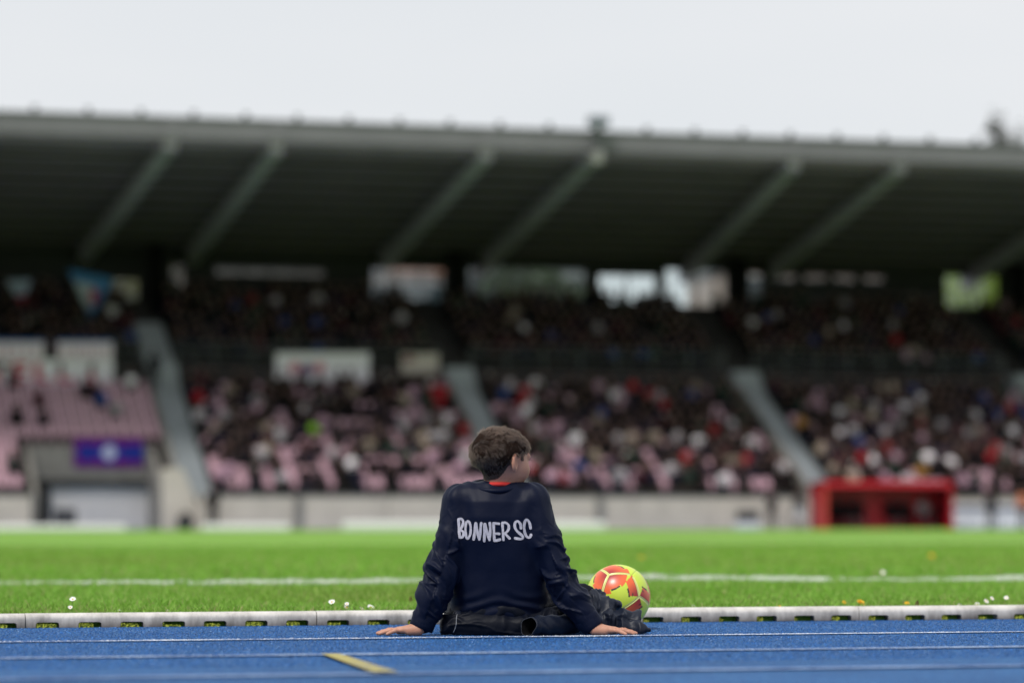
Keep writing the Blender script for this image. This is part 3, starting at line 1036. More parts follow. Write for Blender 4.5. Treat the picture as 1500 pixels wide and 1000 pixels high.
while x < XB_:
    put('roof_clamp', rb_me, roof, (x, YR, ZR1 + 0.002)); x += 2.07
# columns
for px in (228, 668, 1081, 1492, -60):
    yc = 134.6
    xc = Xp(px, yc, 450)
    b = MB(); b.box(xc - 0.3, xc + 0.3, yc - 0.3, yc + 0.3, 8.0, ZR0 + sl * (yc - YR) - 0.3)
    b.put('column', M['column_black'], stand)

# back wall with openings (pixel rectangles)
OPEN = [(250, 271, 386, 440), (315, 476, 391, 404), (545, 652, 392, 441), (686, 858, 392, 446), (877, 961, 402, 444), (975, 1065, 394, 450),
        (1098, 1116, 398, 450), (1124, 1168, 401, 413), (1180, 1212, 401, 413), (1222, 1254, 402, 414), (1266, 1296, 403, 415), (1385, 1463, 402, 452), (165, 204, 408, 446)]
TINT = {250: 'glass_dark', 315: 'glass_dark', 1098: 'glass_mid', 1124: 'glass_dark', 1180: 'glass_dark', 1222: 'glass_dark', 1266: 'glass_dark', 165: 'glass_mid', 686: 'glass_mid'}
ops = []
for (x0, x1, ya, yb) in OPEN:
    xm = (x0 + x1) / 2
    ops.append((Xp(x0, YB, 420), Xp(x1, YB, 420), Zp(yb, YB, xm), Zp(ya, YB, xm), TINT.get(x0, 'glass')))
ops.sort()
ZT = ZRB + 0.5
ZF = utread(UROWS)[1]
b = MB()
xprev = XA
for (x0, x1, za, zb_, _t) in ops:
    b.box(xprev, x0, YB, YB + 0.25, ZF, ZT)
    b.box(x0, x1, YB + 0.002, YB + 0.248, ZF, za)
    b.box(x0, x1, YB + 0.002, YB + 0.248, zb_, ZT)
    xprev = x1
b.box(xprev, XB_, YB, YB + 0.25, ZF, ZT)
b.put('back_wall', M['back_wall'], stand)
for i, (x0, x1, za, zb_, tint) in enumerate(ops):
    w = put('window', None, stand, (0, 0, 0))
    f = MB()
    nm = max(1, int(round((x1 - x0) / 1.3)))
    for k in range(nm + 1):
        xx = x0 + (x1 - x0) * k / nm
        f.box(max(x0, xx - 0.04), min(x1, xx + 0.04), YB + 0.06, YB + 0.14, za, zb_)
    f.box(x0, x1, YB + 0.058, YB + 0.142, za, za + 0.05); f.box(x0, x1, YB + 0.058, YB + 0.142, zb_ - 0.05, zb_)
    f.put('window_frame', M['dark_steel'], w)
    for k in range(nm):
        a0, a1 = x0 + (x1 - x0) * k / nm + 0.04, x0 + (x1 - x0) * (k + 1) / nm - 0.04
        g = MB(); g.box(a0, a1, YB + 0.09, YB + 0.1, za, zb_); g.put('pane', M[tint], w)
b = MB()
b.box(XA - 0.3, XA, Y0, YB + 0.4, 0, 13); b.box(XB_, XB_ + 0.3, Y0, YB + 0.4, 0, 13)
b.put('side_wall', M['back_wall'], stand)

# railings of the walkway and of the top
def railing(y, z, x0, x1, h, step=1.5):
    r = MB()
    n = int((x1 - x0) / step)
    for i in range(n + 1):
        xx = x0 + (x1 - x0) * i / n
        r.box(xx - 0.025, xx + 0.025, y, y + 0.05, z, z + h)
    for f in (0.35, 0.68, 1.0):
        r.box(x0, x1, y - 0.002, y + 0.052, z + h * f - 0.02, z + h * f + 0.02)
    return r
M['rail'] = material('rail_metal', (0.10, 0.11, 0.115), 0.45)
cuts = [XA] + [v for s in SX for v in (s - SW - 0.1, s + SW + 0.1)] + [XB_]
for i in range(0, len(cuts), 2):
    railing(YU - 0.08, ZU - 0.02, cuts[i], cuts[i + 1], 0.95).put('railing', M['rail'], stand)
railing(utread(UROWS)[0] + 0.1, ZF, Xp(1100, 134.5), Xp(1380, 134.5), 0.9).put('railing', M['rail'], stand)

# seats
sb = MB()
sb.box(-0.21, 0.21, -0.20, 0.19, 0.38, 0.43, 0.02)
sb.poly([(-0.21, 0.15, 0.42), (0.21, 0.15, 0.42), (0.215, 0.22, 0.60), (0.19, 0.26, 0.80), (-0.19, 0.26, 0.80), (-0.215, 0.22, 0.60),
         (-0.21, 0.20, 0.42), (0.21, 0.20, 0.42), (0.215, 0.26, 0.60), (0.19, 0.295, 0.80), (-0.19, 0.295, 0.80), (-0.215, 0.26, 0.60)],
        [(0, 1, 2, 5), (5, 2, 3, 4), (7, 6, 11, 8), (8, 11, 10, 9), (4, 3, 9, 10), (1, 7, 8, 2), (2, 8, 9, 3), (6, 0, 5, 11), (11, 5, 4, 10)])
sb.box(-0.05, 0.05, -0.05, 0.1, 0.0, 0.38)
sb.v = [(v[0] * 0.90, v[1], v[2]) for v in sb.v]
seat_me = sb.mesh('seat', M['seat'])

# every place in the stand
def block_of(x):
    return sum(x > s for s in SX)
places = []                            # (tier, row, x, y, z, block, seat number from the stairs on its left)
r_ = random.Random(5)
def rows():
    for k in range(ROWS):
        y, z = tread(k); yield 0, k, y, z
    for j in range(UROWS):
        y, z = utread(j); yield 1, j, y, z
for tier, k, y, z in rows():
    xl, xr = Xp(-330, y, 600), Xp(1830, y, 600)
    edges = [xl - 0.3] + SX + [xr + 5]
    for bidx in range(5):
        a = (edges[bidx] + SW + 0.36) if bidx else None
        bb = edges[bidx + 1] - SW - 0.42
        if bidx == 0:
            cnt = int((bb - xl) / 0.5)
            xs = [(bb - 0.5 * i, i + 1) for i in range(cnt)]
        else:
            cnt = int((min(bb, xr) - a) / 0.5)
            xs = [(a + 0.5 * i, i + 1) for i in range(max(0, cnt) + 1)]
        for x, num in xs:
            if x > xr or x < xl:
                continue
            if tier == 0 and k < 5 and GX0 - 0.6 < x < SX[0] - SW + 0.1:
                continue
            places.append((tier, k, x, y + 0.38, z, bidx, num))

def density(tier, k, bidx, x):
    if tier == 1:
        return (0.6, 0.85, 0.93, 0.93, 0.9)[bidx]
    if k == 5 and GX0 - 0.6 < x < GX1 + 0.6:
        return 0.0
    if bidx == 0:
        return 0.09
    if bidx == 1:
        if k == 0: return 0.5
        return 0.56 + 0.02 * k
    if bidx == 2:
        return 0.70 if k < 2 else 0.80
    return 0.80 if k < 2 else 0.88
taken, free = [], []
for p in places:
    q = vnoise(np.array([[p[2] * 0.9, p[1] * 0.8, p[0] * 9.0]]), 1.0, 4)[0]
    (taken if r_.random() < density(p[0], p[1], p[5], p[2]) * (0.65 + 0.7 * q) else free).append(p)
free.sort(key=lambda p: (p[0], p[1]))
def seen(p):
    return -30 < to_px((p[2], p[3], p[4] + 0.9))[0] < 1530
pink = [q for q in free if q[0] == 0]
pink = [q for q in pink if seen(q)] + [q for q in pink if not seen(q)]
for p in pink[:300]:
    put('seat', seat_me, stand, (p[2], p[3], p[4] + 0.005))
def joined(me, spots, name, mats, extra_scale=None):
    V = np.empty(len(me.vertices) * 3, np.float32); me.vertices.foreach_get('co', V); V = V.reshape(-1, 3)
    out_v, out_f = [], []
    F = [tuple(p.vertices) for p in me.polygons]
    for i, s in enumerate(spots):
        out_v.append(V + np.array(s, np.float32)); out_f += [tuple(v + i * len(V) for v in f) for f in F]
    m2 = bpy.data.meshes.new(name)
    m2.from_pydata(np.concatenate(out_v).tolist(), [], out_f)
    for m in mats: m2.materials.append(m)
    return m2
far_pink = [(p[2], p[3], p[4] + 0.005) for p in pink[300:]]
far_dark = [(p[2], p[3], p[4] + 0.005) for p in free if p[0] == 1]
if far_pink:
    put('distant_seat', joined(seat_me, far_pink, 'distant_seat', [M['seat']]), stand, kind='stuff')
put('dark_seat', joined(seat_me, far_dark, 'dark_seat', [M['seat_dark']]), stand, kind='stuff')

# ================================================================== PEOPLE OF THE STAND
M['skin_far'] = material('spectator_skin', (0.155, 0.095, 0.085), 0.7, 0.15, 3, spec=0.1)
M['top_obj'] = object_colour_material('spectator_garment')
M['top_attr'] = attr_material('crowd_garment', 0.8, spec=0.05)
HAIRS = [material('hair_' + n, c, 0.7, spec=0.08) for n, c in (('black', (0.012, 0.010, 0.009)), ('brown', (0.024, 0.014, 0.009)), ('grey', (0.10, 0.098, 0.095)), ('fair', (0.075, 0.048, 0.028)), ('dark_cap', (0.02, 0.025, 0.05)), ('white_cap', (0.65, 0.64, 0.62)))]
HAIR_SAY = ['black hair', 'brown hair', 'grey hair', 'fair hair', 'dark cap', 'white cap']
TROUS = [material('trousers_' + n, c, 0.8, spec=0.05) for n, c in (('black', (0.007, 0.007, 0.008)), ('denim', (0.012, 0.016, 0.032)), ('khaki', (0.028, 0.022, 0.02)))]

def seated_prims(pose=0, seat=0.43):
    """Seated figure facing -Y, seat surface at z = seat, feet on z = 0."""
    s = seat + 0.09
    L = [((-0.06, 0.05, s), (0.06, 0.05, s), 0.125, 0.125, 3),
         ((0, 0.06, s + 0.05), (0, 0.05, s + 0.40), 0.13, 0.15, 2),
         ((-0.15, 0.05, s + 0.44), (0.15, 0.05, s + 0.44), 0.075, 0.075, 2),
         ((0, 0.04, s + 0.48), (0, 0.02, s + 0.58), 0.055, 0.055, 0),
         ((0, 0.00, s + 0.66), (0, 0.02, s + 0.72), 0.088, 0.095, 0),
         ((0, 0.045, s + 0.69), (0, 0.03, s + 0.755), 0.088, 0.088, 1)]
    for sgn in (-1, 1):
        L += [((sgn * 0.09, 0.0, s), (sgn * 0.13, -0.40, s), 0.085, 0.065, 3), ((sgn * 0.13, -0.40, s), (sgn * 0.12, -0.38, 0.08), 0.062, 0.045, 3),
              ((sgn * 0.12, -0.36, 0.05), (sgn * 0.13, -0.52, 0.045), 0.045, 0.04, 1)]
        if pose == 0:
            L += [((sgn * 0.19, 0.05, s + 0.43), (sgn * 0.25, -0.02, s + 0.18), 0.058, 0.05, 2), ((sgn * 0.25, -0.02, s + 0.18), (sgn * 0.10, -0.26, s + 0.12), 0.048, 0.04, 2), ((sgn * 0.10, -0.26, s + 0.12), (sgn * 0.07, -0.32, s + 0.11), 0.038, 0.035, 0)]
        elif pose == 1:
            L += [((sgn * 0.19, 0.05, s + 0.43), (sgn * 0.23, -0.08, s + 0.22), 0.058, 0.05, 2), ((sgn * 0.23, -0.08, s + 0.22), (-sgn * 0.10, -0.17, s + 0.26), 0.048, 0.04, 2), ((-sgn * 0.10, -0.17, s + 0.26), (-sgn * 0.15, -0.15, s + 0.27), 0.035, 0.035, 0)]
        elif pose == 2:
            L += [((sgn * 0.19, 0.05, s + 0.43), (sgn * 0.27, -0.10, s + 0.26), 0.058, 0.05, 2), ((sgn * 0.27, -0.10, s + 0.26), (sgn * 0.08, -0.24, s + 0.52), 0.046, 0.038, 2), ((sgn * 0.08, -0.24, s + 0.52), (sgn * 0.05, -0.25, s + 0.58), 0.038, 0.035, 0)]
        else:
            L += [((sgn * 0.19, 0.05, s + 0.43), (sgn * 0.26, 0.06, s + 0.18), 0.058, 0.05, 2), ((sgn * 0.26, 0.06, s + 0.18), (sgn * 0.18, -0.18, s + 0.10), 0.048, 0.04, 2), ((sgn * 0.18, -0.18, s + 0.10), (sgn * 0.16, -0.25, s + 0.09), 0.037, 0.034, 0)]
    return L
def standing_prims(pose=0, shorts=False, k=1.0):
    L = [((-0.05, 0, 0.92), (0.05, 0, 0.92), 0.125, 0.125, 3), ((0, 0, 1.0), (0, 0.01, 1.30), 0.135, 0.155, 2), ((-0.15, 0, 1.39), (0.15, 0, 1.39), 0.072, 0.072, 2),
         ((0, 0, 1.44), (0, -0.01, 1.54), 0.055, 0.055, 0), ((0, -0.03, 1.61), (0, -0.01, 1.67), 0.085, 0.092, 0), ((0, 0.02, 1.64), (0, 0.005, 1.70), 0.085, 0.086, 1)]
    for s in (-1, 1):
        L += [((s * 0.09, 0, 0.88), (s * 0.11, -0.02, 0.50), 0.09, 0.065, 3), ((s * 0.11, -0.02, 0.48), (s * 0.12, 0.0, 0.09), 0.06, 0.043, 0 if shorts else 3), ((s * 0.12, 0.02, 0.05), (s * 0.14, -0.15, 0.04), 0.045, 0.04, 1)]
        if pose == 0:
            L += [((s * 0.19, 0, 1.38), (s * 0.25, 0.03, 1.10), 0.058, 0.048, 2), ((s * 0.25, 0.03, 1.10), (s * 0.25, -0.06, 0.86), 0.046, 0.038, 2), ((s * 0.25, -0.06, 0.85), (s * 0.24, -0.09, 0.75), 0.036, 0.03, 0)]
        else:
            L += [((s * 0.19, 0, 1.38), (s * 0.26, -0.02, 1.10), 0.058, 0.048, 2), ((s * 0.26, -0.02, 1.10), (-s * 0.08, -0.20, 1.12), 0.046, 0.038, 2), ((-s * 0.08, -0.20, 1.12), (-s * 0.14, -0.18, 1.14), 0.036, 0.03, 0)]
    return L

def figure_mesh(prims, h, hair, trou, top, name='person'):
    V, Q, fm = prims_mesh(prims, h, 0.035)
    return mesh_np(name, V, Q=Q, mats=[M['skin_far'], hair, top, trou], face_mat=fm, smooth=True)
FIG = {}
def figure(pose, hi, ti, h=0.036):
    key = (pose, hi, ti, h)
    if key not in FIG:
        base = FIG.get((pose, h))
        if base is None:
            base = FIG[(pose, h)] = prims_mesh(seated_prims(pose), h, 0.035)
        V, Q, fm = base
        FIG[key] = mesh_np('person', V, Q=Q, mats=[M['skin_far'], HAIRS[hi], M['top_obj'], TROUS[ti]], face_mat=fm, smooth=True)
    return FIG[key]

GARMENTS = [('black jacket', (0.006, 0.006, 0.007), 40), ('navy coat', (0.007, 0.009, 0.026), 15), ('dark grey hoodie', (0.022, 0.022, 0.025), 9), ('maroon sweater', (0.042, 0.006, 0.013), 6),
            ('brown coat', (0.03, 0.017, 0.013), 5), ('white top', (0.74, 0.70, 0.74), 4.5), ('red jacket', (0.32, 0.013, 0.022), 4), ('pale grey top', (0.42, 0.39, 0.42), 6),
            ('blue jacket', (0.02, 0.06, 0.22), 2.5), ('beige coat', (0.32, 0.26, 0.21), 3.5), ('lilac pink top', (0.42, 0.26, 0.34), 6), ('dark green jacket', (0.015, 0.04, 0.03), 4), ('mustard top', (0.30, 0.15, 0.03), 0.5)]
GW = np.array([g[2] for g in GARMENTS]); GW = GW / GW.sum()
ORD = ['', 'first', 'second', 'third', 'fourth', 'fifth', 'sixth', 'seventh', 'eighth', 'ninth', 'tenth', 'eleventh', 'twelfth', 'thirteenth', 'fourteenth', 'fifteenth', 'sixteenth', 'seventeenth', 'eighteenth', 'nineteenth',
       'twentieth', 'twenty-first', 'twenty-second', 'twenty-third', 'twenty-fourth', 'twenty-fifth', 'twenty-sixth', 'twenty-seventh', 'twenty-eighth', 'twenty-ninth', 'thirtieth', 'thirty-first', 'thirty-second', 'thirty-third', 'thirty-fourth', 'thirty-fifth']
STAIR_SAY = ['left of left-hand stairs', 'right of left-hand stairs', 'right of stairs behind boy', 'right of stairs beside dugout', 'right of far right stairs']
gr = np.random.default_rng(31)
# first come the rows that show largest; places hidden behind the boy stay in the crowd
def in_frame(p):
    return -30 < to_px((p[2], p[3], p[4] + 0.9))[0] < 1530
def behind_boy(p):
    u, v = to_px((p[2], p[3], p[4] + 0.9))
    return 655 < u < 800 and v > 640
order = sorted(taken, key=lambda p: (p[0], p[1], p[2]))
single = [p for p in order if not behind_boy(p) and in_frame(p)][:300]
ids = set(id(p) for p in single)
rest = [p for p in order if id(p) not in ids]
lime_done = False
for p in single:
    tier, k, x, y, z, bidx, num = p
    gi = int(gr.choice(len(GARMENTS), p=GW)); hi = int(gr.choice(6, p=[.42, .27, .09, .07, .10, .05])); ti = int(gr.choice(3, p=[.6, .28, .12]))
    name, colr, _ = GARMENTS[gi]
    u, v = to_px((x, y, z + 0.9))
    if not lime_done and abs(u - 452) < 9 and abs(v - 630) < 14:
        name, colr, lime_done = 'bright lime vest', (0.36, 0.75, 0.05), True
    o = put('person', figure(int(gr.integers(4)), hi, ti), None, (x + gr.uniform(-.11, .11), y + gr.uniform(-.08, .05), z + 0.005), gr.uniform(-.6, .6))
    o.scale = (gr.uniform(0.9, 1.12), 1, gr.uniform(0.86, 1.10))
    f = gr.uniform(0.75, 1.3)
    o.color = (min(1, colr[0] * f), min(1, colr[1] * f), min(1, colr[2] * f), 1)
    o['label'] = f"spectator in {name}, {HAIR_SAY[hi]}, {ORD[k + 1]} row, {ORD[num]} seat {STAIR_SAY[bidx]}"
    o['category'] = 'spectator'
    o['group'] = 'spectators seated in the lower rows of the stand'
# the upper rows: one crowd
bases = [prims_mesh(seated_prims(q), 0.055, 0.04) for q in range(4)]
hair_of = gr.choice(6, size=len(rest), p=[.42, .27, .09, .07, .10, .05])
VV, QQ, FM, CC = [], [], [], []
at = 0
for i, p in enumerate(rest):
    V, Q, fm = bases[int(gr.integers(4))]
    a = gr.uniform(-.6, .6); c, s_ = math.cos(a), math.sin(a)
    W = V.copy()
    V = V * np.array([gr.uniform(0.9, 1.12), 1, gr.uniform(0.94, 1.05)]); p = (*p[:2], p[2] + gr.uniform(-.11, .11), p[3] + gr.uniform(-.08, .05), *p[4:])
    W[:, 0] = V[:, 0] * c - V[:, 1] * s_ + p[2]; W[:, 1] = V[:, 0] * s_ + V[:, 1] * c + p[3]; W[:, 2] = V[:, 2] * gr.uniform(0.92, 1.06) + p[4] + 0.005
    gw = GW * np.where(np.array([max(q[1]) for q in GARMENTS]) > 0.25, 0.13 if p[0] else 0.75, 1.0); gw /= gw.sum()  # upper tier draws fewer pale garments: its shade is put into the clothing colours
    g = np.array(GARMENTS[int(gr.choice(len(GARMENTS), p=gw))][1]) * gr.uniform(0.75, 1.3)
    VV.append(W); QQ.append(Q + at); CC.append(np.tile(g, (len(V), 1))); at += len(V)
    m = fm.copy(); m[fm == 1] = 4 + hair_of[i]
    m[fm == 3] = 10 + int(gr.choice(3, p=[.6, .28, .12]))
    FM.append(m)
put('crowd', mesh_np('crowd', np.concatenate(VV), Q=np.concatenate(QQ), mats=[M['skin_far'], HAIRS[0], M['top_attr'], TROUS[0]] + HAIRS + TROUS, face_mat=np.concatenate(FM), smooth=True, col=np.concatenate(CC)), kind='stuff')

# people on their feet
def stander(px, py_feet, Y, garment, label, pose=0, shorts=False, hi=0, ti=0, trou=None, z=0.0, rot=0.0, k=1.0):
    p = on_y(px, py_feet, Y)
    me = figure_mesh(standing_prims(pose, shorts), 0.03, HAIRS[hi], trou or TROUS[ti], M['top_obj'])
    o = put('person', me, None, (p.x, Y, z), rot, label=label, category='person', group='people standing by the stand')
    o.color = (*garment, 1); o.scale = (k, k, k)
    return o
M['shorts_white'] = material('white_shorts', (0.6, 0.6, 0.62), 0.8)
stander(311, 770, 116.6, (0.008, 0.008, 0.009), 'steward all in black standing at foot of left-hand stairs', 1)
stander(1130, 770, 114.6, (0.010, 0.010, 0.012), 'person in black with arms crossed standing left of the dugout', 1, hi=1, k=0.9)
stander(1171, 770, 114.6, (0.012, 0.014, 0.018), 'person in dark top and white shorts standing beside the dugout', 0, True, trou=M['shorts_white'], hi=1, k=0.9)
stander(1452, 770, 114.8, (0.010, 0.010, 0.014), 'person in black standing before the white boards right of the dugout', 0, hi=0, k=0.95)
stander(1499, 770, 114.4, (0.50, 0.16, 0.08), 'person in orange top at the far right before the boards', 0, hi=1, ti=0)
ys_, zs_ = utread(0)
stander(226, 560, tread(10)[0], (0.010, 0.011, 0.016), 'person in dark clothes standing on the left-hand stairs', 0, z=tread(10)[1] + 0.42, rot=math.pi)

# ================================================================== DUGOUT
M['red'] = material('dugout_red', (0.36, 0.006, 0.014), 0.4, 0.1, 1.5)
M['red_light'] = material('dugout_red_edge', (0.60, 0.055, 0.035), 0.4)
M['seat_red'] = material('bench_red', (0.50, 0.007, 0.016), 0.5)
YD = 114.2
dx0, dx1 = Xp(1203, YD), Xp(1392, YD)
dz = Zp(704, YD, 1300)
dug = thing('team_dugout', 'red team dugout with curved roof and open front before the stand', 'dugout', (dx0, YD, 0))
L_ = dx1 - dx0
b = MB()
out = []
for k in range(9):
    a = math.pi * 0.5 * k / 8
    out.append((-0.35 + 0.55 - 0.55 * math.cos(a) * 1.0, dz - 0.24 + 0.24 * math.sin(a)))
out += [(1.45, dz - 0.1), (1.45, dz - 0.15), (0.6, dz - 0.06)]
for k in range(8, -1, -1):
    a = math.pi * 0.5 * k / 8
    out.append((-0.29 + 0.52 - 0.52 * math.cos(a), dz - 0.26 + 0.20 * math.sin(a)))
b.prism(out, 0.0, L_, 'x'); b.put('roof', M['red'], dug)
b = MB(); b.box(0.06, L_ - 0.06, 1.38, 1.44, 0.05, dz - 0.12); b.put('back_panel', M['seat_red'], dug)
for xx, m in ((0.0, 'red_light'), (L_ - 0.12, 'red')):
    b = MB(); b.box(xx, xx + 0.14, -0.30, -0.14, 0.0, dz - 0.24); b.put('post', M[m], dug)
    b = MB(); b.box(xx + 0.04, xx + 0.08, -0.14, 1.38, 0.0, dz - 0.2); b.put('side_panel', M['red'], dug)
b = MB()
b.box(0.15, L_ - 0.15, 0.85, 1.2, 0.36, 0.42); b.box(0.3, L_ - 0.3, 1.0, 1.06, 0, 0.36)
b.put('bench', M['seat_red'], dug)
for i in range(9):
    b = MB(); b.box(0.2 + i * (L_ - 0.4) / 9 + 0.04, 0.2 + (i + 1) * (L_ - 0.4) / 9 - 0.04, 1.2, 1.25, 0.42, 0.92, 0.02); b.put('seat_back', M['seat_red'], dug)
SUBS = [(1222, (0.010, 0.010, 0.012), 0, 0, False, 'substitute in black at the left end of the dugout bench'), (1240, (0.012, 0.010, 0.012), 3, 1, True, 'player in dark top and bare knees, second from left in dugout'),
        (1257, (0.010, 0.010, 0.011), 1, 0, True, 'person in black with folded arms, third from left in dugout'), (1306, (0.010, 0.010, 0.012), 3, 1, True, 'person in black right of the empty red bench middle'),
        (1325, (0.009, 0.009, 0.010), 0, 0, False, 'broad person in black, second right of the empty bench middle'), (1352, (0.40, 0.35, 0.36), 1, 3, True, 'person in pale top leaning right in the dugout'), (1378, (0.011, 0.010, 0.012), 0, 0, False, 'person in black at the right end of the dugout bench')]
for (px, c, pose, hi, bare, lab) in SUBS:
    pr = seated_prims(pose, 0.42)
    if bare:
        pr = [(*q[:4], 0 if (q[4] == 3 and q[0][2] > 0.3 and q[1][2] < 0.2) else q[4]) for q in pr]
    o = put('person', figure_mesh(pr, 0.03, HAIRS[hi], TROUS[0], M['top_obj']), None, (Xp(px, YD + 1.0), YD + 1.02, 0.0), random.uniform(-.2, .2), label=lab, category='person', group='people on the dugout bench')
    o.color = (*c, 1); o.scale = (1.12, 1.0, 1.06)

# ================================================================== BOARDS, BOXES, BANNERS
M['board_white'] = material('white_board', (0.74, 0.74, 0.75), 0.5, 0.04, 1.0)
M['board_blue'] = material('dark_blue_print', (0.03, 0.05, 0.13), 0.6)
def long_board(x0, x1, py_top, Y, lab, th=0.25):
    a0, a1 = Xp(x0, Y), Xp(x1, Y)
    zt = Zp(py_top, Y, (x0 + x1) / 2)
    g = thing('white_board', lab, 'board', (a0, Y, 0), 0, 'low white boards at the far edge of the pitch')
    b = MB()
    prof = [(0.0, PITCH_Z), (0.0, zt - 0.1)] + [(0.1 - 0.1 * math.cos(t * math.pi / 8), zt - 0.1 + 0.1 * math.sin(t * math.pi / 8)) for t in range(1, 5)] + [(th, zt), (th, PITCH_Z)]
    b.prism(prof, 0.0, a1 - a0, 'x'); b.put('panel', M['board_white'], g)
    n = max(2, int((a1 - a0) / 2.0))
    for i in range(n):
        f = MB(); xx = (a1 - a0) * (i + 0.5) / n
        f.box(xx - 0.12, xx + 0.12, 0.02, th + 0.25, 0.0, PITCH_Z + 0.03); f.put('foot', M['dark_steel'], g)
long_board(504, 887, 763.5, 111.0, 'long white rounded board lying at the pitch edge behind the boy', 0.3)
long_board(-40, 184, 768.5, 111.2, 'low off-white board in front of the gate at far left')
long_board(298, 424, 767.5, 111.1, 'short low white board right of the left-hand stairs')
# perimeter boards at the right
for i, (x0, x1) in enumerate(((1397, 1442), (1444, 1490), (1492, 1545))):
    Y = 116.2
    a0, a1 = Xp(x0, Y), Xp(x1, Y)
    z1 = Zp(738, Y, 1450)
    g = thing('advertising_board', ('white advertising board with blue band just right of the dugout', 'white advertising board with blue band partly behind a standing person', 'white advertising board with blue band at the right edge')[i], 'board', (a0, Y, 0), 0, 'advertising boards right of the dugout')
    b = MB(); b.box(0, a1 - a0, 0, 0.06, 0.05, z1); b.put('panel', M['board_white'], g)
    b = MB(); b.box(0.02, a1 - a0 - 0.02, -0.006, -0.001, z1 - 0.28, z1 - 0.08); b.put('blue_band', M['board_blue'], g)
    b = MB(); b.box(0.12, 0.16, 0.06, 0.45, 0.0, 0.1); b.box(a1 - a0 - 0.16, a1 - a0 - 0.12, 0.06, 0.45, 0.0, 0.1); b.box(0.55, 0.62, -0.006, -0.001, 0.12, 0.4); b.box(0.1, 0.3, -0.006, -0.001, 0.06, 0.12)
    b.put('blue_print', M['board_blue'], g)
# loudspeaker box by the gate, box by the dugout, ball bag by the stair
M['black'] = material('black_plastic', (0.012, 0.012, 0.013), 0.5)
M['mesh_grey'] = material('speaker_grille', (0.045, 0.045, 0.05), 0.6, 0.3, 60)
def speaker_box(px, Y, w, h, lab, bottom=None, name='loudspeaker'):
    c = Xp(px, Y)
    g = thing(name, lab, 'box', (c, Y, 0))
    b = MB(); b.box(-w / 2, w / 2, 0, 0.5, (0.0 if bottom is None else bottom) + 0.05, h, 0.03); b.put('case', M['black'], g)
    b = MB(); b.box(-w / 2 + 0.06, w / 2 - 0.06, -0.02, -0.002, (0.0 if bottom is None else bottom) + 0.12, h - 0.08, 0.01); b.put('grille', M['mesh_grey'], g)
    if bottom is not None:
        b = MB(); b.box(-w / 2 - 0.1, w / 2 + 0.05, -0.05, 0.55, 0.02, bottom + 0.04, 0.03); b.put('plinth', M['board_white'], g)
    else:
        for s in (-1, 1):
            b = MB(); b.box(s * w * 0.35 - 0.06, s * w * 0.35 + 0.06, 0.1, 0.4, 0.0, 0.055); b.put('foot', M['black'], g)
speaker_box(97, 116.4, 0.78, 0.82, 'black loudspeaker box standing before the grey roller shutter')
speaker_box(1098, 115.6, 0.78, 0.78, 'dark grey box on a white plinth before the beige wall', 0.28, 'equipment_case')
b = MB()
b.tube([(0, 0, 0.02), (0, 0, 0.12), (0.03, 0, 0.4), (0.02, 0, 0.62), (0, 0, 0.72)], [0.2, 0.3, 0.32, 0.2, 0.05], 12)
b.put('kit_bag', M['black'], None, smooth=True, loc=(Xp(271, 116.9), 116.9, 0.002), label='dark kit bag leaning at the beige wall below the left-hand stairs', category='bag')
# floodlight on the roof edge
YL2 = YR - 0.32
fx = Xp(876, YL2, 200)
fl = thing('floodlight', 'grey floodlight on a short mast clamped to the roof edge above the boy', 'floodlight', (fx, YL2, 0))
M['clamp_grey'] = material('clamp_grey', (0.26, 0.26, 0.25), 0.5)
M['lamp_grey'] = material('lamp_grey', (0.20, 0.21, 0.25), 0.5)
zt, zb2 = Zp(166, YL2), Zp(236, YL2)
b = MB(); b.box(-0.42, 0.42, -0.25, 0.2, zt - 0.42, zt, 0.05); b.put('housing', M['lamp_grey'], fl)
b = MB(); b.box(-0.36, 0.36, -0.275, -0.252, zt - 0.36, zt - 0.06); b.put('lens', M['glass'], fl)
b = MB(); b.box(-0.16, 0.16, 0.0, 0.2, zb2 + 0.4, zt - 0.42); b.put('mast', M['flashing'], fl)
b = MB(); b.box(-0.2, 0.2, -0.1, 0.28, zb2, zb2 + 0.5, 0.04); b.put('clamp', M['clamp_grey'], fl)

# cloths: flags and banners with their print as coloured points
M['cloth'] = attr_material('printed_cloth', 0.85, spec=0.2)
def cloth(name, lab, cat, corners, colour, nx=40, ny=24, wave=0.05, group=None, parent=None):
    """Quad of cloth between four corners (bottom left, bottom right, top right, top left), waved, printed by colour(u, v)."""
    A, B, C, D = [np.array(c, float) for c in corners]
    u, v = np.meshgrid(np.linspace(0, 1, nx), np.linspace(0, 1, ny), indexing='ij')
    P = (A * ((1 - u) * (1 - v))[..., None] + B * (u * (1 - v))[..., None] + C * (u * v)[..., None] + D * ((1 - u) * v)[..., None])
    P[..., 1] += wave * (np.sin(u * 9 + v * 3) + 0.6 * np.sin(u * 23 + 1)) * (1.1 - v)
    Ccol = np.array([[colour(a, b_) for b_ in np.linspace(0, 1, ny)] for a in np.linspace(0, 1, nx)])
    i, j = np.meshgrid(np.arange(nx - 1), np.arange(ny - 1), indexing='ij')
    a = (i * ny + j).ravel()
    Q = np.stack([a, a + ny, a + ny + 1, a + 1], 1)
    V1 = P.reshape(-1, 3); V2 = V1 + np.array([0, 0.012, 0])
    Q2 = Q[:, ::-1] + len(V1)
    me = mesh_np(name, np.concatenate([V1, V2]), Q=np.concatenate([Q, Q2]), mats=[M['cloth']], smooth=True, col=np.concatenate([Ccol.reshape(-1, 3)] * 2))
    o = put(name, me, parent, label=lab, category=cat)
    if group: o['group'] = group
    return o
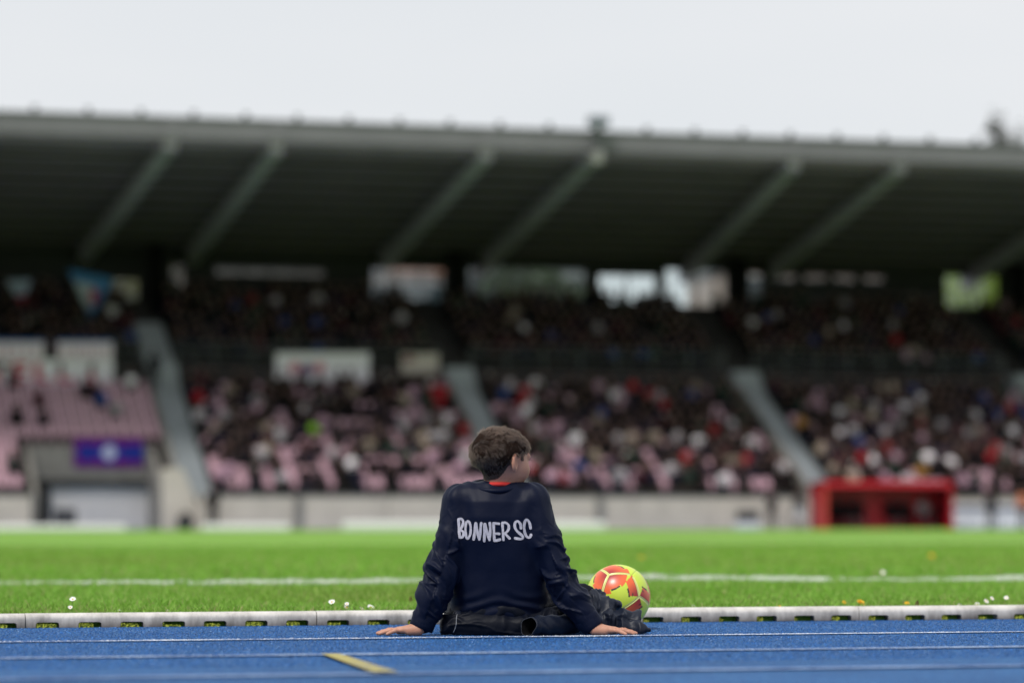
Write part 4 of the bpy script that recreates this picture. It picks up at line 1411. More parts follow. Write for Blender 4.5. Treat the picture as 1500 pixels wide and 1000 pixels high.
def quad(x0, x1, yt, yb, Y):
    return [on_y(x0, yb, Y), on_y(x1, yb, Y), on_y(x1, yt, Y), on_y(x0, yt, Y)]
WHITE, BLUE, RED, DARK = (0.84, 0.82, 0.85), (0.03, 0.10, 0.30), (0.50, 0.02, 0.05), (0.05, 0.003, 0.012)
STROKES = {  # simple block capitals as line segments in a unit cell
    'R': [(0, 0, 0, 1), (0, 1, .8, 1), (.8, 1, .8, .5), (.8, .5, 0, .5), (.3, .5, .9, 0)], 'T': [(0, 1, 1, 1), (.5, 0, .5, 1)], 'E': [(0, 0, 0, 1), (0, 1, .8, 1), (0, .5, .7, .5), (0, 0, .8, 0)], 'L': [(0, 0, 0, 1), (0, 0, .8, 0)], 'I': [(.5, 0, .5, 1)]}
def lettering(word, u0, du, v0, dv, w):
    segs = []
    for i, ch in enumerate(word):
        for (a, b_, c, d) in STROKES[ch]:
            segs.append((u0 + i * du + a * du * 0.62, v0 + b_ * dv, u0 + i * du + c * du * 0.62, v0 + d * dv, i))
    def hit(u, v, asp):
        for (x0, y0, x1, y1, i) in segs:
            px_, py_ = (u - x0) * asp, v - y0; dx, dy = (x1 - x0) * asp, y1 - y0
            t = max(0, min(1, (px_ * dx + py_ * dy) / max(dx * dx + dy * dy, 1e-9)))
            if (px_ - t * dx) ** 2 + (py_ - t * dy) ** 2 < w * w:
                return i
        return None
    return hit
hit = lettering('RTELLI', 0.05, 0.152, 0.2, 0.6, 0.085)
def big_print(u, v):
    i = hit(u, v, 4.2)
    if i is not None:
        return RED if (i in (2, 3) or v < 0.5) else DARK
    return BLUE if v < 0.05 else WHITE
def top_print(u, v):
    if v > 0.8: return BLUE
    if 0.02 < (u * 9) % 1 < 0.22 and 0.1 < v < 0.65: return (0.40, 0.16, 0.22)
    return (0.80, 0.70, 0.77)
YBN = YU - 0.16
cloth('banner', 'large white banner with red and black capitals on the railing at far left', 'banner', quad(-60, 166, 526, 565, YBN), big_print, 110, 24, 0.02, 'banners on the railing')
cloth('banner', 'pale narrow banner with blue top edge hung above the lettered banner, left one', 'banner', quad(-60, 64, 497, 525, YBN - 0.03), top_print, 60, 16, 0.02, 'banners on the railing')
cloth('banner', 'pale narrow banner with blue top edge above the lettered banner, right one by the stairs', 'banner', quad(84, 165, 497, 525, YBN - 0.03), top_print, 60, 16, 0.02, 'banners on the railing')
def crest_print(u, v):
    for (cx, cy, r, c) in ((0.20, 0.52, 0.20, (0.66, 0.28, 0.32)), (0.46, 0.52, 0.20, (0.66, 0.30, 0.34)), (0.33, 0.45, 0.22, (0.17, 0.13, 0.25))):
        if ((u - cx) * 2.9) ** 2 + (v - cy) ** 2 < r * r:
            return c
    return (0.84, 0.82, 0.85)
qd = quad(404, 541, 517, 561, YBN)
cloth('banner', 'plain white banner with two faded red discs on the railing left of the boy', 'banner', qd, crest_print, 70, 30, 0.03, 'banners on the railing')
cloth('banner', 'small beige banner on the railing beside the stairs behind the boy', 'banner', quad(588, 642, 518, 547, YBN), lambda u, v: (0.20, 0.07, 0.08) if (u - .2) ** 2 + (v - .75) ** 2 < .03 else (0.55, 0.49, 0.44), 40, 20, 0.03, 'banners on the railing')
def purple_print(u, v):
    d2 = ((u - 0.51) * 2.4) ** 2 + (v - 0.5) ** 2
    if d2 < 0.055: return (0.45, 0.47, 0.62)
    if d2 < 0.12: return (0.02, 0.04, 0.28)
    return (0.012, 0.025, 0.24) if abs(v - 0.5) < 0.27 * (1 if u > 0.06 else 0) * (0.75 + 0.25 * math.sin(u * 9)) else (0.12, 0.008, 0.16)
cloth('banner', 'purple and blue banner with a pale round emblem above the gate', 'banner', quad(108, 210, 641, 684, YG - 0.08), purple_print, 70, 30, 0.02, 'banners on the railing')
def tri(corners3, lab, colour):
    a, b_, c = corners3                # left top, right top, bottom tip
    cloth('flag', lab, 'flag', [c, c, b_, a], colour, 24, 24, 0.12, 'drooping flags under the roof')
YFl = 130.2
def flag_a(u, v):
    if v < 0.25 or v > 0.93: return (0.03, 0.13, 0.30)
    if (u - .6) ** 2 + (v - .5) ** 2 < 0.035: return (0.34, 0.03, 0.05)
    return (0.06, 0.16, 0.34) if u > 0.62 or v > .78 else (0.33, 0.36, 0.42)
tri((on_y(100, 394, YFl), on_y(166, 408, YFl), on_y(134, 468, YFl)), 'drooping light blue and white flag with red emblem under the roof', flag_a)
tri((on_y(9, 411, YFl), on_y(46, 409, YFl), on_y(33, 449, YFl)), 'small drooping pale flag with red tip at the far left', lambda u, v: (0.32, 0.03, 0.05) if v < 0.4 else (0.24, 0.27, 0.36))

# ================================================================== BEHIND THE STAND
M['pinkwall'] = material('pink_render', (0.42, 0.33, 0.29), 0.85, 0.1, 0.4)
M['tile_roof'] = material('roof_tiles', (0.16, 0.07, 0.045), 0.85, 0.25, 2)
M['greywall'] = material('grey_facade', (0.26, 0.30, 0.30), 0.7, 0.12, 0.4)
M['win'] = material('dark_window', (0.05, 0.07, 0.08), 0.2)
def building(x0, x1, Y, top_px, depth, wall, lab, name, pitched=False, cols=5, rows=4):
    a0, a1 = Xp(x0, Y, 420), Xp(x1, Y, 420)
    zt = Zp(top_px, Y, (x0 + x1) / 2)
    g = thing(name, lab, 'building', (a0, Y, 0))
    w = a1 - a0
    b = MB(); b.box(0, w, 0, depth, 0, zt); b.put('wall', wall, g)
    b = MB()
    if pitched:
        b.prism([(-0.5, zt), (depth + 0.5, zt), (depth / 2, zt + 3.0)], -0.4, w + 0.4, 'x')
    else:
        b.box(-0.2, w + 0.2, -0.2, depth + 0.2, zt + 0.002, zt + 0.4)
    b.put('roof', M['tile_roof'] if pitched else M['flashing'], g)
    for r in range(rows):
        for c in range(cols):
            xx, zz = w * (c + 0.5) / cols, zt * (r + 0.55) / rows
            win = put('window', None, g, (xx, 0, zz))
            f = MB(); f.box(-0.65, 0.65, -0.06, -0.002, -0.8, 0.8); f.put('window_frame', M['board_white'], win)
            f = MB(); f.box(-0.55, 0.55, -0.09, -0.062, -0.7, 0.7); f.put('pane', M['win'], win)
building(505, 648, 168, 401, 10, M['pinkwall'], 'pinkish house with tiled roof seen through an opening left of the boy', 'house', True, 6, 5)
building(640, 868, 176, 388, 14, M['greywall'], 'grey green block seen through the wide opening above the boy', 'apartment_block', False, 9, 5)
building(1095, 1330, 172, 392, 12, M['pinkwall'], 'long low house behind the narrow slots at the right', 'house', False, 8, 5)
building(230, 500, 172, 386, 12, M['greywall'], 'grey house behind the narrow slot at the left', 'house', False, 8, 5)

def tree(px, Y, top_py, rad, low, col, lab, n=5200, seed=0, conical=False, leaf=0.42):
    r = np.random.default_rng(seed)
    base = on_y(px, 762, Y)
    H = Zp(top_py, Y, px)
    g = thing('tree', lab, 'tree', (base.x, Y, 0), 0, 'trees behind the stand')
    b = MB()
    b.tube([(0, 0, 0), (0.1, 0, H * 0.3), (0.05, 0.1, H * 0.6), (0, 0, H * 0.93)], [H * 0.018, H * 0.014, H * 0.009, H * 0.003], 8)
    b.put('trunk', M['bark'], g, smooth=True)
    lim = MB()
    tips = []
    for i in range(26):
        f = low + (0.95 - low) * (i / 26)
        a = i * 2.4; z = H * f
        ext = rad * (1 - f * 0.85 if conical else math.sqrt(max(0.05, 1 - ((f - (low + 1) / 2) / ((1 - low) / 2 + 0.02)) ** 2))) * r.uniform(0.6, 1.05)
        t = (math.cos(a) * ext, math.sin(a) * ext, z + ext * 0.35)
        lim.tube([(0, 0, z - ext * 0.3), (t[0] * .5, t[1] * .5, z), t], [H * 0.006, H * 0.004, H * 0.0015], 5)
        tips.append(t); tips.append((t[0] * .55, t[1] * .55, z + 0.1))
    lim.put('limb', M['bark'], g, kind='stuff')
    tips = np.array(tips)
    c = tips[r.integers(len(tips), size=n)] + r.normal(size=(n, 3)) * rad * 0.22 * np.array([1, 1, 0.8])
    e = r.normal(size=(n, 3)); e /= np.linalg.norm(e, axis=1, keepdims=True)
    e *= r.uniform(0.3, 1.0, size=(n, 1)) ** 0.5
    hz = H * (1 - low) / 2
    lumps = 0.75 + 0.5 * vnoise(e * 2.2, 1.0, 60 + seed)[:, None]
    e = e * lumps * np.array([rad, rad, hz]) + np.array([0, 0, H * (1 + low) / 2])
    half = r.random(n) < 0.65
    c[half] = e[half]
    u = r.normal(size=(n, 3)); u /= np.linalg.norm(u, axis=1, keepdims=True)
    v = np.cross(u, r.normal(size=(n, 3))); v /= np.linalg.norm(v, axis=1, keepdims=True)
    s = leaf * r.uniform(0.5, 1.1, size=(n, 1))
    V = np.stack([c - u * s, c + v * s * 0.45, c + u * s, c - v * s * 0.45], 1).reshape(-1, 3)
    Q = np.arange(n * 4).reshape(n, 4)
    cc = np.repeat(np.array(col) * r.uniform(0.6, 1.35, size=(n, 1)), 4, axis=0)
    put('crown', mesh_np('crown', V, Q=Q, mats=[M['blade']], col=cc), g)
M['bark'] = material('bark', (0.07, 0.055, 0.04), 0.9, 0.3, 5)
tree(1468, 205, 154, 1.15, 0.5, (0.13, 0.14, 0.12), 'tall narrow tree top rising above the roof at far right', 2400, 1, False, 0.26)
tree(1498, 208, 182, 1.1, 0.5, (0.13, 0.14, 0.12), 'shorter tree top at right edge beside the taller one', 2200, 2, False, 0.26)
tree(1424, 150, 384, 3.2, 0.45, (0.30, 0.40, 0.05), 'bright yellow green tree seen through the opening at right', 11000, 3, False, 0.2)
tree(180, 150, 384, 3.0, 0.45, (0.20, 0.20, 0.06), 'yellowish tree seen through the opening at far left', 8000, 4, False, 0.2)
tree(790, 158, 392, 2.6, 0.5, (0.06, 0.11, 0.03), 'dark green tree before the grey green block', 3600, 5)

# ================================================================== THE BOY
FWD = Vector((math.sin(YAW), math.cos(YAW), 0)); RGT = Vector((math.cos(YAW), -math.sin(YAW), 0))
D0 = 9.70
ROOT = FWD * D0 + RGT * ((735 - 750) / F_PX * D0)
def loc_of(px, py, y):
    """Local point (x right, y away, z up) seen at a pixel, y metres behind the boy's own plane."""
    d = D0 + y
    return np.array([(px - 750) / F_PX * d + 15 / F_PX * D0, y, CAM_H + (762 - py) / F_PX * d])
TO_LOCAL = (Matrix.Translation(ROOT) @ Matrix.Rotation(-YAW, 4, 'Z')).inverted()

def skin_material():
    N = Nodes('skin')
    tc = N.new('TexCoord')
    n = N.new('TexNoise', Scale=26.0, Detail=5.0)
    N.link(tc.outputs['Object'], n.inputs['Vector'])
    r = N.new('ValToRGB')
    r.color_ramp.elements[0].position = 0.3; r.color_ramp.elements[0].color = (0.40, 0.190, 0.125, 1)
    r.color_ramp.elements[1].position = 0.7; r.color_ramp.elements[1].color = (0.49, 0.250, 0.170, 1)
    N.link(n.outputs[0], r.inputs[0]); N.link(r.outputs[0], N.b.inputs['Base Color'])
    N.b.inputs['Roughness'].default_value = 0.5
    N.b.inputs['Specular IOR Level'].default_value = 0.4
    N.b.inputs['Subsurface Weight'].default_value = 0.15
    N.b.inputs['Subsurface Radius'].default_value = (0.008, 0.003, 0.002)
    N.b.inputs['Subsurface Scale'].default_value = 0.6
    n2 = N.new('TexNoise', Scale=420.0, Detail=3.0); N.link(tc.outputs['Object'], n2.inputs['Vector'])
    bp = N.new('Bump', Strength=0.15, Distance=0.001); N.link(n2.outputs[0], bp.inputs['Height']); N.link(bp.outputs[0], N.b.inputs['Normal'])
    return N.m
M['skin'] = skin_material()
def cloth_material(name, c, rough, sheen, bump, spec=0.5, scale=900.0, coat=0.0):
    N = Nodes(name)
    tc = N.new('TexCoord')
    N.b.inputs['Base Color'].default_value = (*c, 1)
    N.b.inputs['Roughness'].default_value = rough
    N.b.inputs['Specular IOR Level'].default_value = spec
    N.b.inputs['Sheen Weight'].default_value = sheen
    N.b.inputs['Sheen Roughness'].default_value = 0.35
    N.b.inputs['Sheen Tint'].default_value = (0.25, 0.42, 1.0, 1)
    n = N.new('TexNoise', Scale=scale, Detail=2.0); N.link(tc.outputs['Object'], n.inputs['Vector'])
    m = N.new('TexNoise', Scale=45.0, Detail=4.0); N.link(tc.outputs['Object'], m.inputs['Vector'])
    ad = N.new('Math', operation='MULTIPLY_ADD'); ad.inputs[1].default_value = 0.25
    N.link(n.outputs[0], ad.inputs[0]); N.link(m.outputs[0], ad.inputs[2])
    bp = N.new('Bump', Strength=bump, Distance=0.004); N.link(ad.outputs[0], bp.inputs['Height']); N.link(bp.outputs[0], N.b.inputs['Normal'])
    return N.m
M['jersey'] = cloth_material('navy_jersey', (0.0022, 0.0048, 0.0185), 0.50, 0.03, 0.22, 0.13)
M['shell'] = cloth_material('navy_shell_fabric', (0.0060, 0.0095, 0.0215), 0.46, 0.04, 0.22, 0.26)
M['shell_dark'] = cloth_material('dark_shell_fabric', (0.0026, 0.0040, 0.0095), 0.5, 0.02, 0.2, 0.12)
M['shell_in'] = cloth_material('black_lining', (0.003, 0.003, 0.004), 0.8, 0.0, 0.2, 0.1)
M['red_shirt'] = cloth_material('red_shirt', (0.62, 0.035, 0.030), 0.7, 0.0, 0.25, 0.3)
M['print'] = material('white_print', (0.52, 0.50, 0.56), 0.7, 0.22, 140, 0.3, 400)
M['zip'] = material('zip_tape', (0.22, 0.23, 0.26), 0.4)
M['shoe'] = material('black_shoe', (0.015, 0.015, 0.017), 0.5, 0.2, 20)
M['sole'] = material('white_sole', (0.5, 0.5, 0.5), 0.6)

boy = thing('person', 'boy in navy sweater sitting on blue track, seen from behind, leaning on both hands', 'person', ROOT, -YAW)

# joints
ARM_L = [(-0.142, 0.01, 0.428, 0.050), (-0.163, -0.005, 0.305, 0.047), (-0.194, -0.015, 0.205, 0.046), (-0.222, -0.02, 0.115, 0.044), (-0.252, -0.025, 0.044, 0.037)]
ARM_R = [(0.106, 0.01, 0.428, 0.050), (0.142, -0.005, 0.305, 0.047), (0.178, -0.015, 0.215, 0.044), (0.224, -0.022, 0.120, 0.042), (0.284, -0.028, 0.042, 0.037)]
HC = np.array([0.0, 0.02, 0.577], np.float32)                 # middle of the skull
PHI = math.radians(48)                                        # the head is turned to the right
HF = np.array([math.sin(PHI), math.cos(PHI), -0.04], np.float32); HF /= np.linalg.norm(HF)
HR = np.array([math.cos(PHI), -math.sin(PHI), 0], np.float32)
HU = np.cross(HR, HF); HU /= np.linalg.norm(HU)
HM = np.stack([HF, HR, HU], 1)                                 # columns: forward, right, up
def hp(f, r, u):
    return HC + HF * f + HR * r + HU * u

def torso_d(P):
    z = P[:, 2]
    zs = np.array([0.0, 0.06, 0.12, 0.20, 0.30, 0.38, 0.43, 0.47, 0.50])
    a = np.interp(z, zs, [0.150, 0.164, 0.162, 0.156, 0.150, 0.146, 0.137, 0.112, 0.08])
    bb = np.interp(z, zs, [0.10, 0.115, 0.115, 0.108, 0.104, 0.098, 0.088, 0.068, 0.045])
    cy = np.interp(z, zs, [0.095, 0.09, 0.08, 0.065, 0.045, 0.032, 0.028, 0.028, 0.03])
    cx = np.interp(z, zs, [-0.012, -0.010, -0.009, -0.010, -0.014, -0.018, -0.019, -0.017, -0.012])
    x, y = (P[:, 0] - cx) / a, (P[:, 1] - cy) / bb
    q = (np.abs(x) ** 2.5 + np.abs(y) ** 2.3) ** (1 / 2.4)
    d = (q - 1) * np.minimum(a, bb) * 0.95
    return np.maximum(d, np.maximum(z - 0.488, 0.045 - z))
def arm_d(P, arm, shrink=0.0):
    d = None
    for p, q in zip(arm[:-1], arm[1:]):
        e = cone(P, p[:3], q[:3], p[3] - shrink, q[3] - shrink)
        d = e if d is None else smin(d, e, 0.02)
    return d
def jersey_d(P):
    d = torso_d(P)
    sh = cone(P, (-0.138, 0.018, 0.447), (-0.030, 0.026, 0.453), 0.038, 0.038)
    sh = smin(sh, cone(P, (-0.030, 0.026, 0.453), (0.106, 0.020, 0.453), 0.038, 0.037), 0.02)
    d = smin(d, sh, 0.03)
    d = smin(d, arm_d(P, ARM_L), 0.022)
    d = smin(d, arm_d(P, ARM_R), 0.022)
    # dip for the neck
    return d
V, Q = surface(jersey_d, (-0.34, -0.12, 0.0), (0.36, 0.24, 0.54), 0.0032)
V = relax(V, Q, 2, 0.4)

def arm_param(V, arm):
    """Distance along the arm in metres, distance from the axis, angle around it."""
    best = np.full(len(V), 1e9); S = np.zeros(len(V)); ANG = np.zeros(len(V))
    s0 = 0.0
    for p, q in zip(arm[:-1], arm[1:]):
        a, b_ = np.array(p[:3]), np.array(q[:3]); ab = b_ - a; L = np.linalg.norm(ab)
        t = np.clip((V - a) @ ab / (L * L), 0, 1)
        off = V - a - t[:, None] * ab
        d = np.linalg.norm(off, axis=1)
        m = d < best
        best[m] = d[m]; S[m] = s0 + t[m] * L
        ax = ab / L; e1 = np.cross(ax, [0, 1, 0]); e1 /= np.linalg.norm(e1); e2 = np.cross(ax, e1)
        ANG[m] = np.arctan2(off[m] @ e2, off[m] @ e1)
        s0 += L
    return S, best, ANG, s0
Nn = vert_normals(V, Q)
disp = np.zeros(len(V))
dt = torso_d(V)
W = np.clip((dt - 0.004) / 0.018, 0, 1)
for arm, ph, sgn in ((ARM_L, 0.3, 1), (ARM_R, 2.1, -1)):
    S, R_, A, total = arm_param(V, arm)
    near = W * np.clip(1 - (R_ - 0.065) / 0.02, 0, 1) * (V[:, 0] * -sgn > 0.03)
    t = S / total
    n1 = vnoise(V, 16, 2); n2 = vnoise(V, 34, 6)
    amp = np.interp(t, [0, 0.20, 0.36, 0.55, 0.8, 0.93, 0.98], [0.001, 0.003, 0.009, 0.014, 0.014, 0.009, 0.001])
    # angle measured from the viewer's side so that its jump lies on the far side of the arm
    A2 = (A - (-math.pi / 2) + math.pi) % (2 * math.pi) - math.pi
    warp = (n1 - 0.5) * 0.05
    fold = np.zeros(len(V))
    for kx, tl, wl, sd in ((0, 0.026, 0.085, 3), (1, -0.024, 0.070, 17), (2, 0.045, 0.115, 29)):
        sx_ = (S + tl * A2 + warp) / wl
        nn = vnoise(np.stack([sx_ * 2.0, np.cos(A) * 0.5 + sd, np.sin(A) * 0.5 + S * 3], 1), 1.0, sd + int(10 * ph))
        rg = 1 - np.abs(2 * nn - 1) * 1.7
        fold = np.maximum(fold, np.clip(rg, -0.4, 1) * (1.0 if kx == 0 else 0.8))
    disp += near * amp * (np.sign(fold) * np.abs(fold) ** 1.9 * 1.5 - 0.42 + (n2 - 0.5) * 0.25)
    # long pull folds on the upper arm
    disp += near * 0.003 * np.clip(1 - t / 0.5, 0, 1) * np.sin(A * 4 + S * 18 + 3 * n1)
# drapes on the back: running from both shoulders down towards the middle
back = (1 - W) * np.clip((V[:, 2] - 0.05) / 0.05, 0, 1)
for sgn, c in ((1, -0.10), (-1, 0.085)):
    u = (V[:, 0] - c) * math.cos(0.35) + sgn * (V[:, 2] - 0.44) * math.sin(0.35)
    w = np.exp(-((V[:, 0] - c) / 0.06) ** 2) * np.clip((V[:, 2] - 0.30) / 0.12, 0, 1)
    disp += back * w * 0.0030 * np.sin(u * 90 + 3.0 * vnoise(V, 9, 8))
disp += back * 0.010 * (vnoise(V * np.array([1.0, 1.0, 0.55]), 11, 15) - 0.5)
disp += back * 0.004 * (vnoise(V * np.array([1.0, 1.0, 0.7]), 26, 16) - 0.5)
low = np.clip((0.16 - V[:, 2]) / 0.10, 0, 1) * back
disp += low * 0.005 * np.sin(V[:, 2] * 95 + V[:, 0] * 30 * np.sign(V[:, 0]) + 7 * vnoise(V, 12, 17))
V = V + Nn * disp[:, None]
V = relax(V, Q, 1, 0.35)
jersey = put('sweater', mesh_np('sweater', V, Q=Q, mats=[M['jersey']], smooth=True), boy)
JV, JQ = V, Q

# neck rib, ring about the neck that dips at the back
def ring_tube(name, mat, c, rx, ry, r, dip, lift, n=72, m=10, parent=None, flat=1.0, tiltx=0.0):
    Vr = []
    for i in range(n):
        a = 2 * math.pi * i / n
        ca, sa = math.cos(a), math.sin(a)
        z = c[2] + (lift if sa > 0 else dip) * abs(sa) + tiltx * ca
        o = np.array([ca, sa, 0])
        for k in range(m):
            b_ = 2 * math.pi * k / m
            Vr.append((c[0] + rx * ca + o[0] * r * math.cos(b_) * flat, c[1] + ry * sa + o[1] * r * math.cos(b_) * flat, z + r * math.sin(b_)))
    Qr = [(i * m + k, ((i + 1) % n) * m + k, ((i + 1) % n) * m + (k + 1) % m, i * m + (k + 1) % m) for i in range(n) for k in range(m)]
    return put(name, mesh_np(name, np.array(Vr), Q=Qr, mats=[mat], smooth=True), parent)
ring_tube('neck_rib', M['jersey'], (-0.020, 0.020, 0.489), 0.072, 0.066, 0.0085, -0.024, 0.010, parent=jersey)
# cuffs
for arm, sg in ((ARM_L, -1), (ARM_R, 1)):
    p, q = np.array(arm[-2][:3]), np.array(arm[-1][:3])
    d = (q - p) / np.linalg.norm(q - p)
    e1 = np.cross(d, [0, 1, 0]); e1 /= np.linalg.norm(e1); e2 = np.cross(d, e1)
    Vc, nseg = [], 48
    prof = [(-0.028, 0.0400), (-0.016, 0.0430), (-0.004, 0.0400), (0.008, 0.0395), (0.022, 0.0390), (0.024, 0.0370), (0.012, 0.0360), (-0.01, 0.0360)]
    for t, r in prof:
        for k in range(nseg):
            a = 2 * math.pi * k / nseg
            rr = r + 0.0007 * math.cos(a * 24) * (t > -0.01) + 0.002 * math.sin(3 * a + t * 90) * (t < 0)
            pt = q + d * t + e1 * rr * math.cos(a) * 1.0 + e2 * rr * math.sin(a) * 0.92
            pt[2] = max(pt[2], 0.003)
            Vc.append(pt)
    Qc = [(i * nseg + k, i * nseg + (k + 1) % nseg, (i + 1) * nseg + (k + 1) % nseg, (i + 1) * nseg + k) for i in range(len(prof) - 1) for k in range(nseg)]
    put('cuff', mesh_np('cuff', np.array(Vc), Q=Qc, mats=[M['jersey']], smooth=True), jersey)
ring_tube('shirt_collar', M['red_shirt'], (-0.016, 0.024, 0.4870), 0.050, 0.054, 0.0075, 0.000, 0.010, parent=boy)

# ---- lettering on the back: each letter its own flat print laid onto the cloth
LET = {
    'B': [[(178, 165), (183, 250), (186, 330), (196, 440)], [(178, 162), (222, 156), (250, 190), (246, 245), (215, 310)], [(212, 335), (246, 352), (258, 392), (238, 440), (196, 445)]],
    'O': [[(306, 192), (345, 205), (368, 275), (366, 375), (345, 440), (318, 466), (298, 430), (288, 345), (290, 260), (306, 192)]],
    'N': [[(448, 222), (438, 300), (426, 400), (416, 477)], [(452, 225), (468, 320), (486, 420), (506, 477)], [(506, 477), (516, 400), (526, 300), (534, 222)]],
    'N2': [[(588, 234), (586, 330), (584, 420), (582, 503)], [(594, 236), (618, 330), (640, 420), (664, 484)], [(664, 484), (672, 400), (676, 310), (670, 220)]],
    'E': [[(728, 222), (731, 310), (736, 400), (742, 497)], [(730, 226), (770, 227), (814, 232)], [(742, 388), (780, 386), (818, 390)], [(742, 497), (785, 492), (832, 478)]],
    'R': [[(866, 220), (872, 310), (878, 400), (884, 486)], [(866, 218), (918, 216), (960, 250), (966, 310), (935, 360), (888, 384)], [(902, 380), (940, 420), (980, 462)]],
    'S': [[(1160, 304), (1150, 240), (1112, 194), (1074, 206), (1060, 262), (1080, 325), (1130, 378), (1184, 425), (1186, 455), (1150, 470), (1066, 458)]],
    'C': [[(1308, 304), (1296, 230), (1264, 174), (1230, 178), (1210, 245), (1212, 335), (1236, 415), (1272, 446), (1302, 440), (1316, 404)]],
}
bpy.context.view_layer.update()
bvh = BVHTree.FromPolygons(JV.tolist(), JQ.tolist())
cam_l = TO_LOCAL @ CAM_O
def on_jersey(cx, cy, off):
    px, py = 655 + cx / 10.714, 745 + cy / 10.714
    d = (TO_LOCAL.to_3x3() @ ray(px, py)).normalized()
    h = bvh.ray_cast(cam_l, d)
    if h[0] is None:
        return None
    return h[0] - d * off
def resample(pts, step):
    P = [np.array(p, float) for p in pts]
    out = []
    for i in range(len(P) - 1):
        p0, p1, p2, p3 = P[max(0, i - 1)], P[i], P[i + 1], P[min(len(P) - 1, i + 2)]
        n = max(2, int(np.linalg.norm(p2 - p1) / step))
        for k in range(n):
            t = k / n
            out.append(0.5 * ((2 * p1) + (-p0 + p2) * t + (2 * p0 - 5 * p1 + 4 * p2 - p3) * t * t + (-p0 + 3 * p1 - 3 * p2 + p3) * t ** 3))
    out.append(P[-1])
    return np.array(out)
LW_ = {'B': 40, 'O': 36, 'N': 41, 'N2': 41, 'E': 40, 'R': 38, 'S': 40, 'C': 40}
for key in ('B', 'O', 'N', 'N2', 'E', 'R', 'S', 'C'):
    Vl, Fl = [], []
    for si, stroke in enumerate(LET[key]):
        pts = resample(stroke, 9.0)
        w = LW_[key] / 2
        rows_ = []
        for i, p in enumerate(pts):
            t = pts[min(i + 1, len(pts) - 1)] - pts[max(i - 1, 0)]
            t /= np.linalg.norm(t) + 1e-9
            nrm = np.array([-t[1], t[0]])
            ww = w * (1 + 0.10 * math.sin(i * 0.35 + si * 2))
            rows_.append([p + nrm * ww * s for s in (-1, -0.5, 0, 0.5, 1)])
        # round ends
        def cap(p, t, first):
            r = []
            for f in (0.5, 0.85, 1.0):
                hw = math.sqrt(max(0, 1 - f * f)) + 0.02
                c = p + t * w * f * 0.95
                nrm = np.array([-t[1], t[0]])
                if first: nrm = -nrm
                r.append([c + nrm * w * hw * s for s in (-1, -0.5, 0, 0.5, 1)])
            return r
        closed = np.linalg.norm(pts[0] - pts[-1]) < 3
        if not closed:
            t0 = pts[0] - pts[1]; t0 /= np.linalg.norm(t0); t1 = pts[-1] - pts[-2]; t1 /= np.linalg.norm(t1)
            rows_ = cap(pts[0], t0, True)[::-1] + rows_ + cap(pts[-1], t1, False)
        base = len(Vl)
        ok = True
        for row in rows_:
            for p in row:
                q = on_jersey(p[0], p[1], 0.0011 + 0.00025 * si)
                if q is None: q = Vector((0, 0.05, 0.3))
                Vl.append(tuple(q))
        for i in range(len(rows_) - 1):
            for k in range(4):
                a = base + i * 5 + k
                Fl.append((a, a + 1, a + 6, a + 5))
    put('letter', mesh_np('letter', np.array(Vl), Q=Fl, mats=[M['print']], smooth=True), jersey)

# ---- the body: head, neck, trunk, arms and legs under the clothes, hands
def head_d(P):
    q = (P - HC) @ HM
    E = lambda c, r: ellipsoid(q, c, r)
    d = E((-0.008, 0, 0.011), (0.100, 0.075, 0.073))
    d = smin(d, E((0.030, 0, -0.045), (0.056, 0.060, 0.060)), 0.03)
    d = smin(d, E((0.060, 0, -0.094), (0.022, 0.024, 0.016)), 0.03)
    for s in (-1, 1):
        d = smin(d, E((0.052, s * 0.036, -0.042), (0.030, 0.026, 0.030)), 0.02)
        d = smin(d, cone(q, (0.084, s * 0.012, 0.006), (0.072, s * 0.045, 0.004), 0.010, 0.010), 0.012)
    d = smin(d, cone(q, (0.088, 0, -0.006), (0.106, 0, -0.040), 0.007, 0.0115), 0.012)
    for s in (-1, 1):
        d = smin(d, cone(q, (0.094, s * 0.010, -0.045), (0.094, s * 0.010, -0.045), 0.0085, 0.0085), 0.008)
        d = -smin(-d, ellipsoid(q, (0.098, s * 0.029, -0.014), (0.012, 0.015, 0.008)), 0.010)
        d = smin(d, cone(q, (0.086, s * 0.004, -0.066), (0.078, s * 0.020, -0.067), 0.0065, 0.004), 0.006)
        d = smin(d, cone(q, (0.085, s * 0.004, -0.076), (0.078, s * 0.018, -0.074), 0.0070, 0.004), 0.006)
    d = np.maximum(d, -cone(q, (0.094, -0.017, -0.0710), (0.094, 0.017, -0.0710), 0.003, 0.003))
    # neck
    d = smin(d, cone(P, hp(-0.018, 0, -0.05), (-0.014, 0.030, 0.43), 0.042, 0.046), 0.022)
    # ears: thin shells that stand off the head
    for s in (-1, 1):
        c, sn = math.cos(0.42), math.sin(0.42) * s
        # local ear frame: a along the ear (back), b outward
        qa = np.stack([(q[:, 0] + 0.004), (q[:, 1] - s * 0.074), (q[:, 2] + 0.022)], 1)
        a = qa[:, 0] * c - qa[:, 1] * sn
        b_ = qa[:, 0] * sn + qa[:, 1] * c
        z = qa[:, 2]
        e = ellipsoid(np.stack([a + 0.010 + 0.10 * np.minimum(z, 0), b_, z], 1), (0, 0, 0), (0.0165, 0.0085, 0.031))
        dent = ellipsoid(np.stack([a + 0.008, b_ * s - 0.008, z - 0.004], 1), (0, 0, 0), (0.0105, 0.0075, 0.020))
        e = -smin(-e, dent, 0.003)
        d = smin(d, e, 0.007)
    return d
HV, HQ = surface(head_d, HC - 0.15 - np.array([0, 0, 0.02]), HC + 0.135, 0.0026)
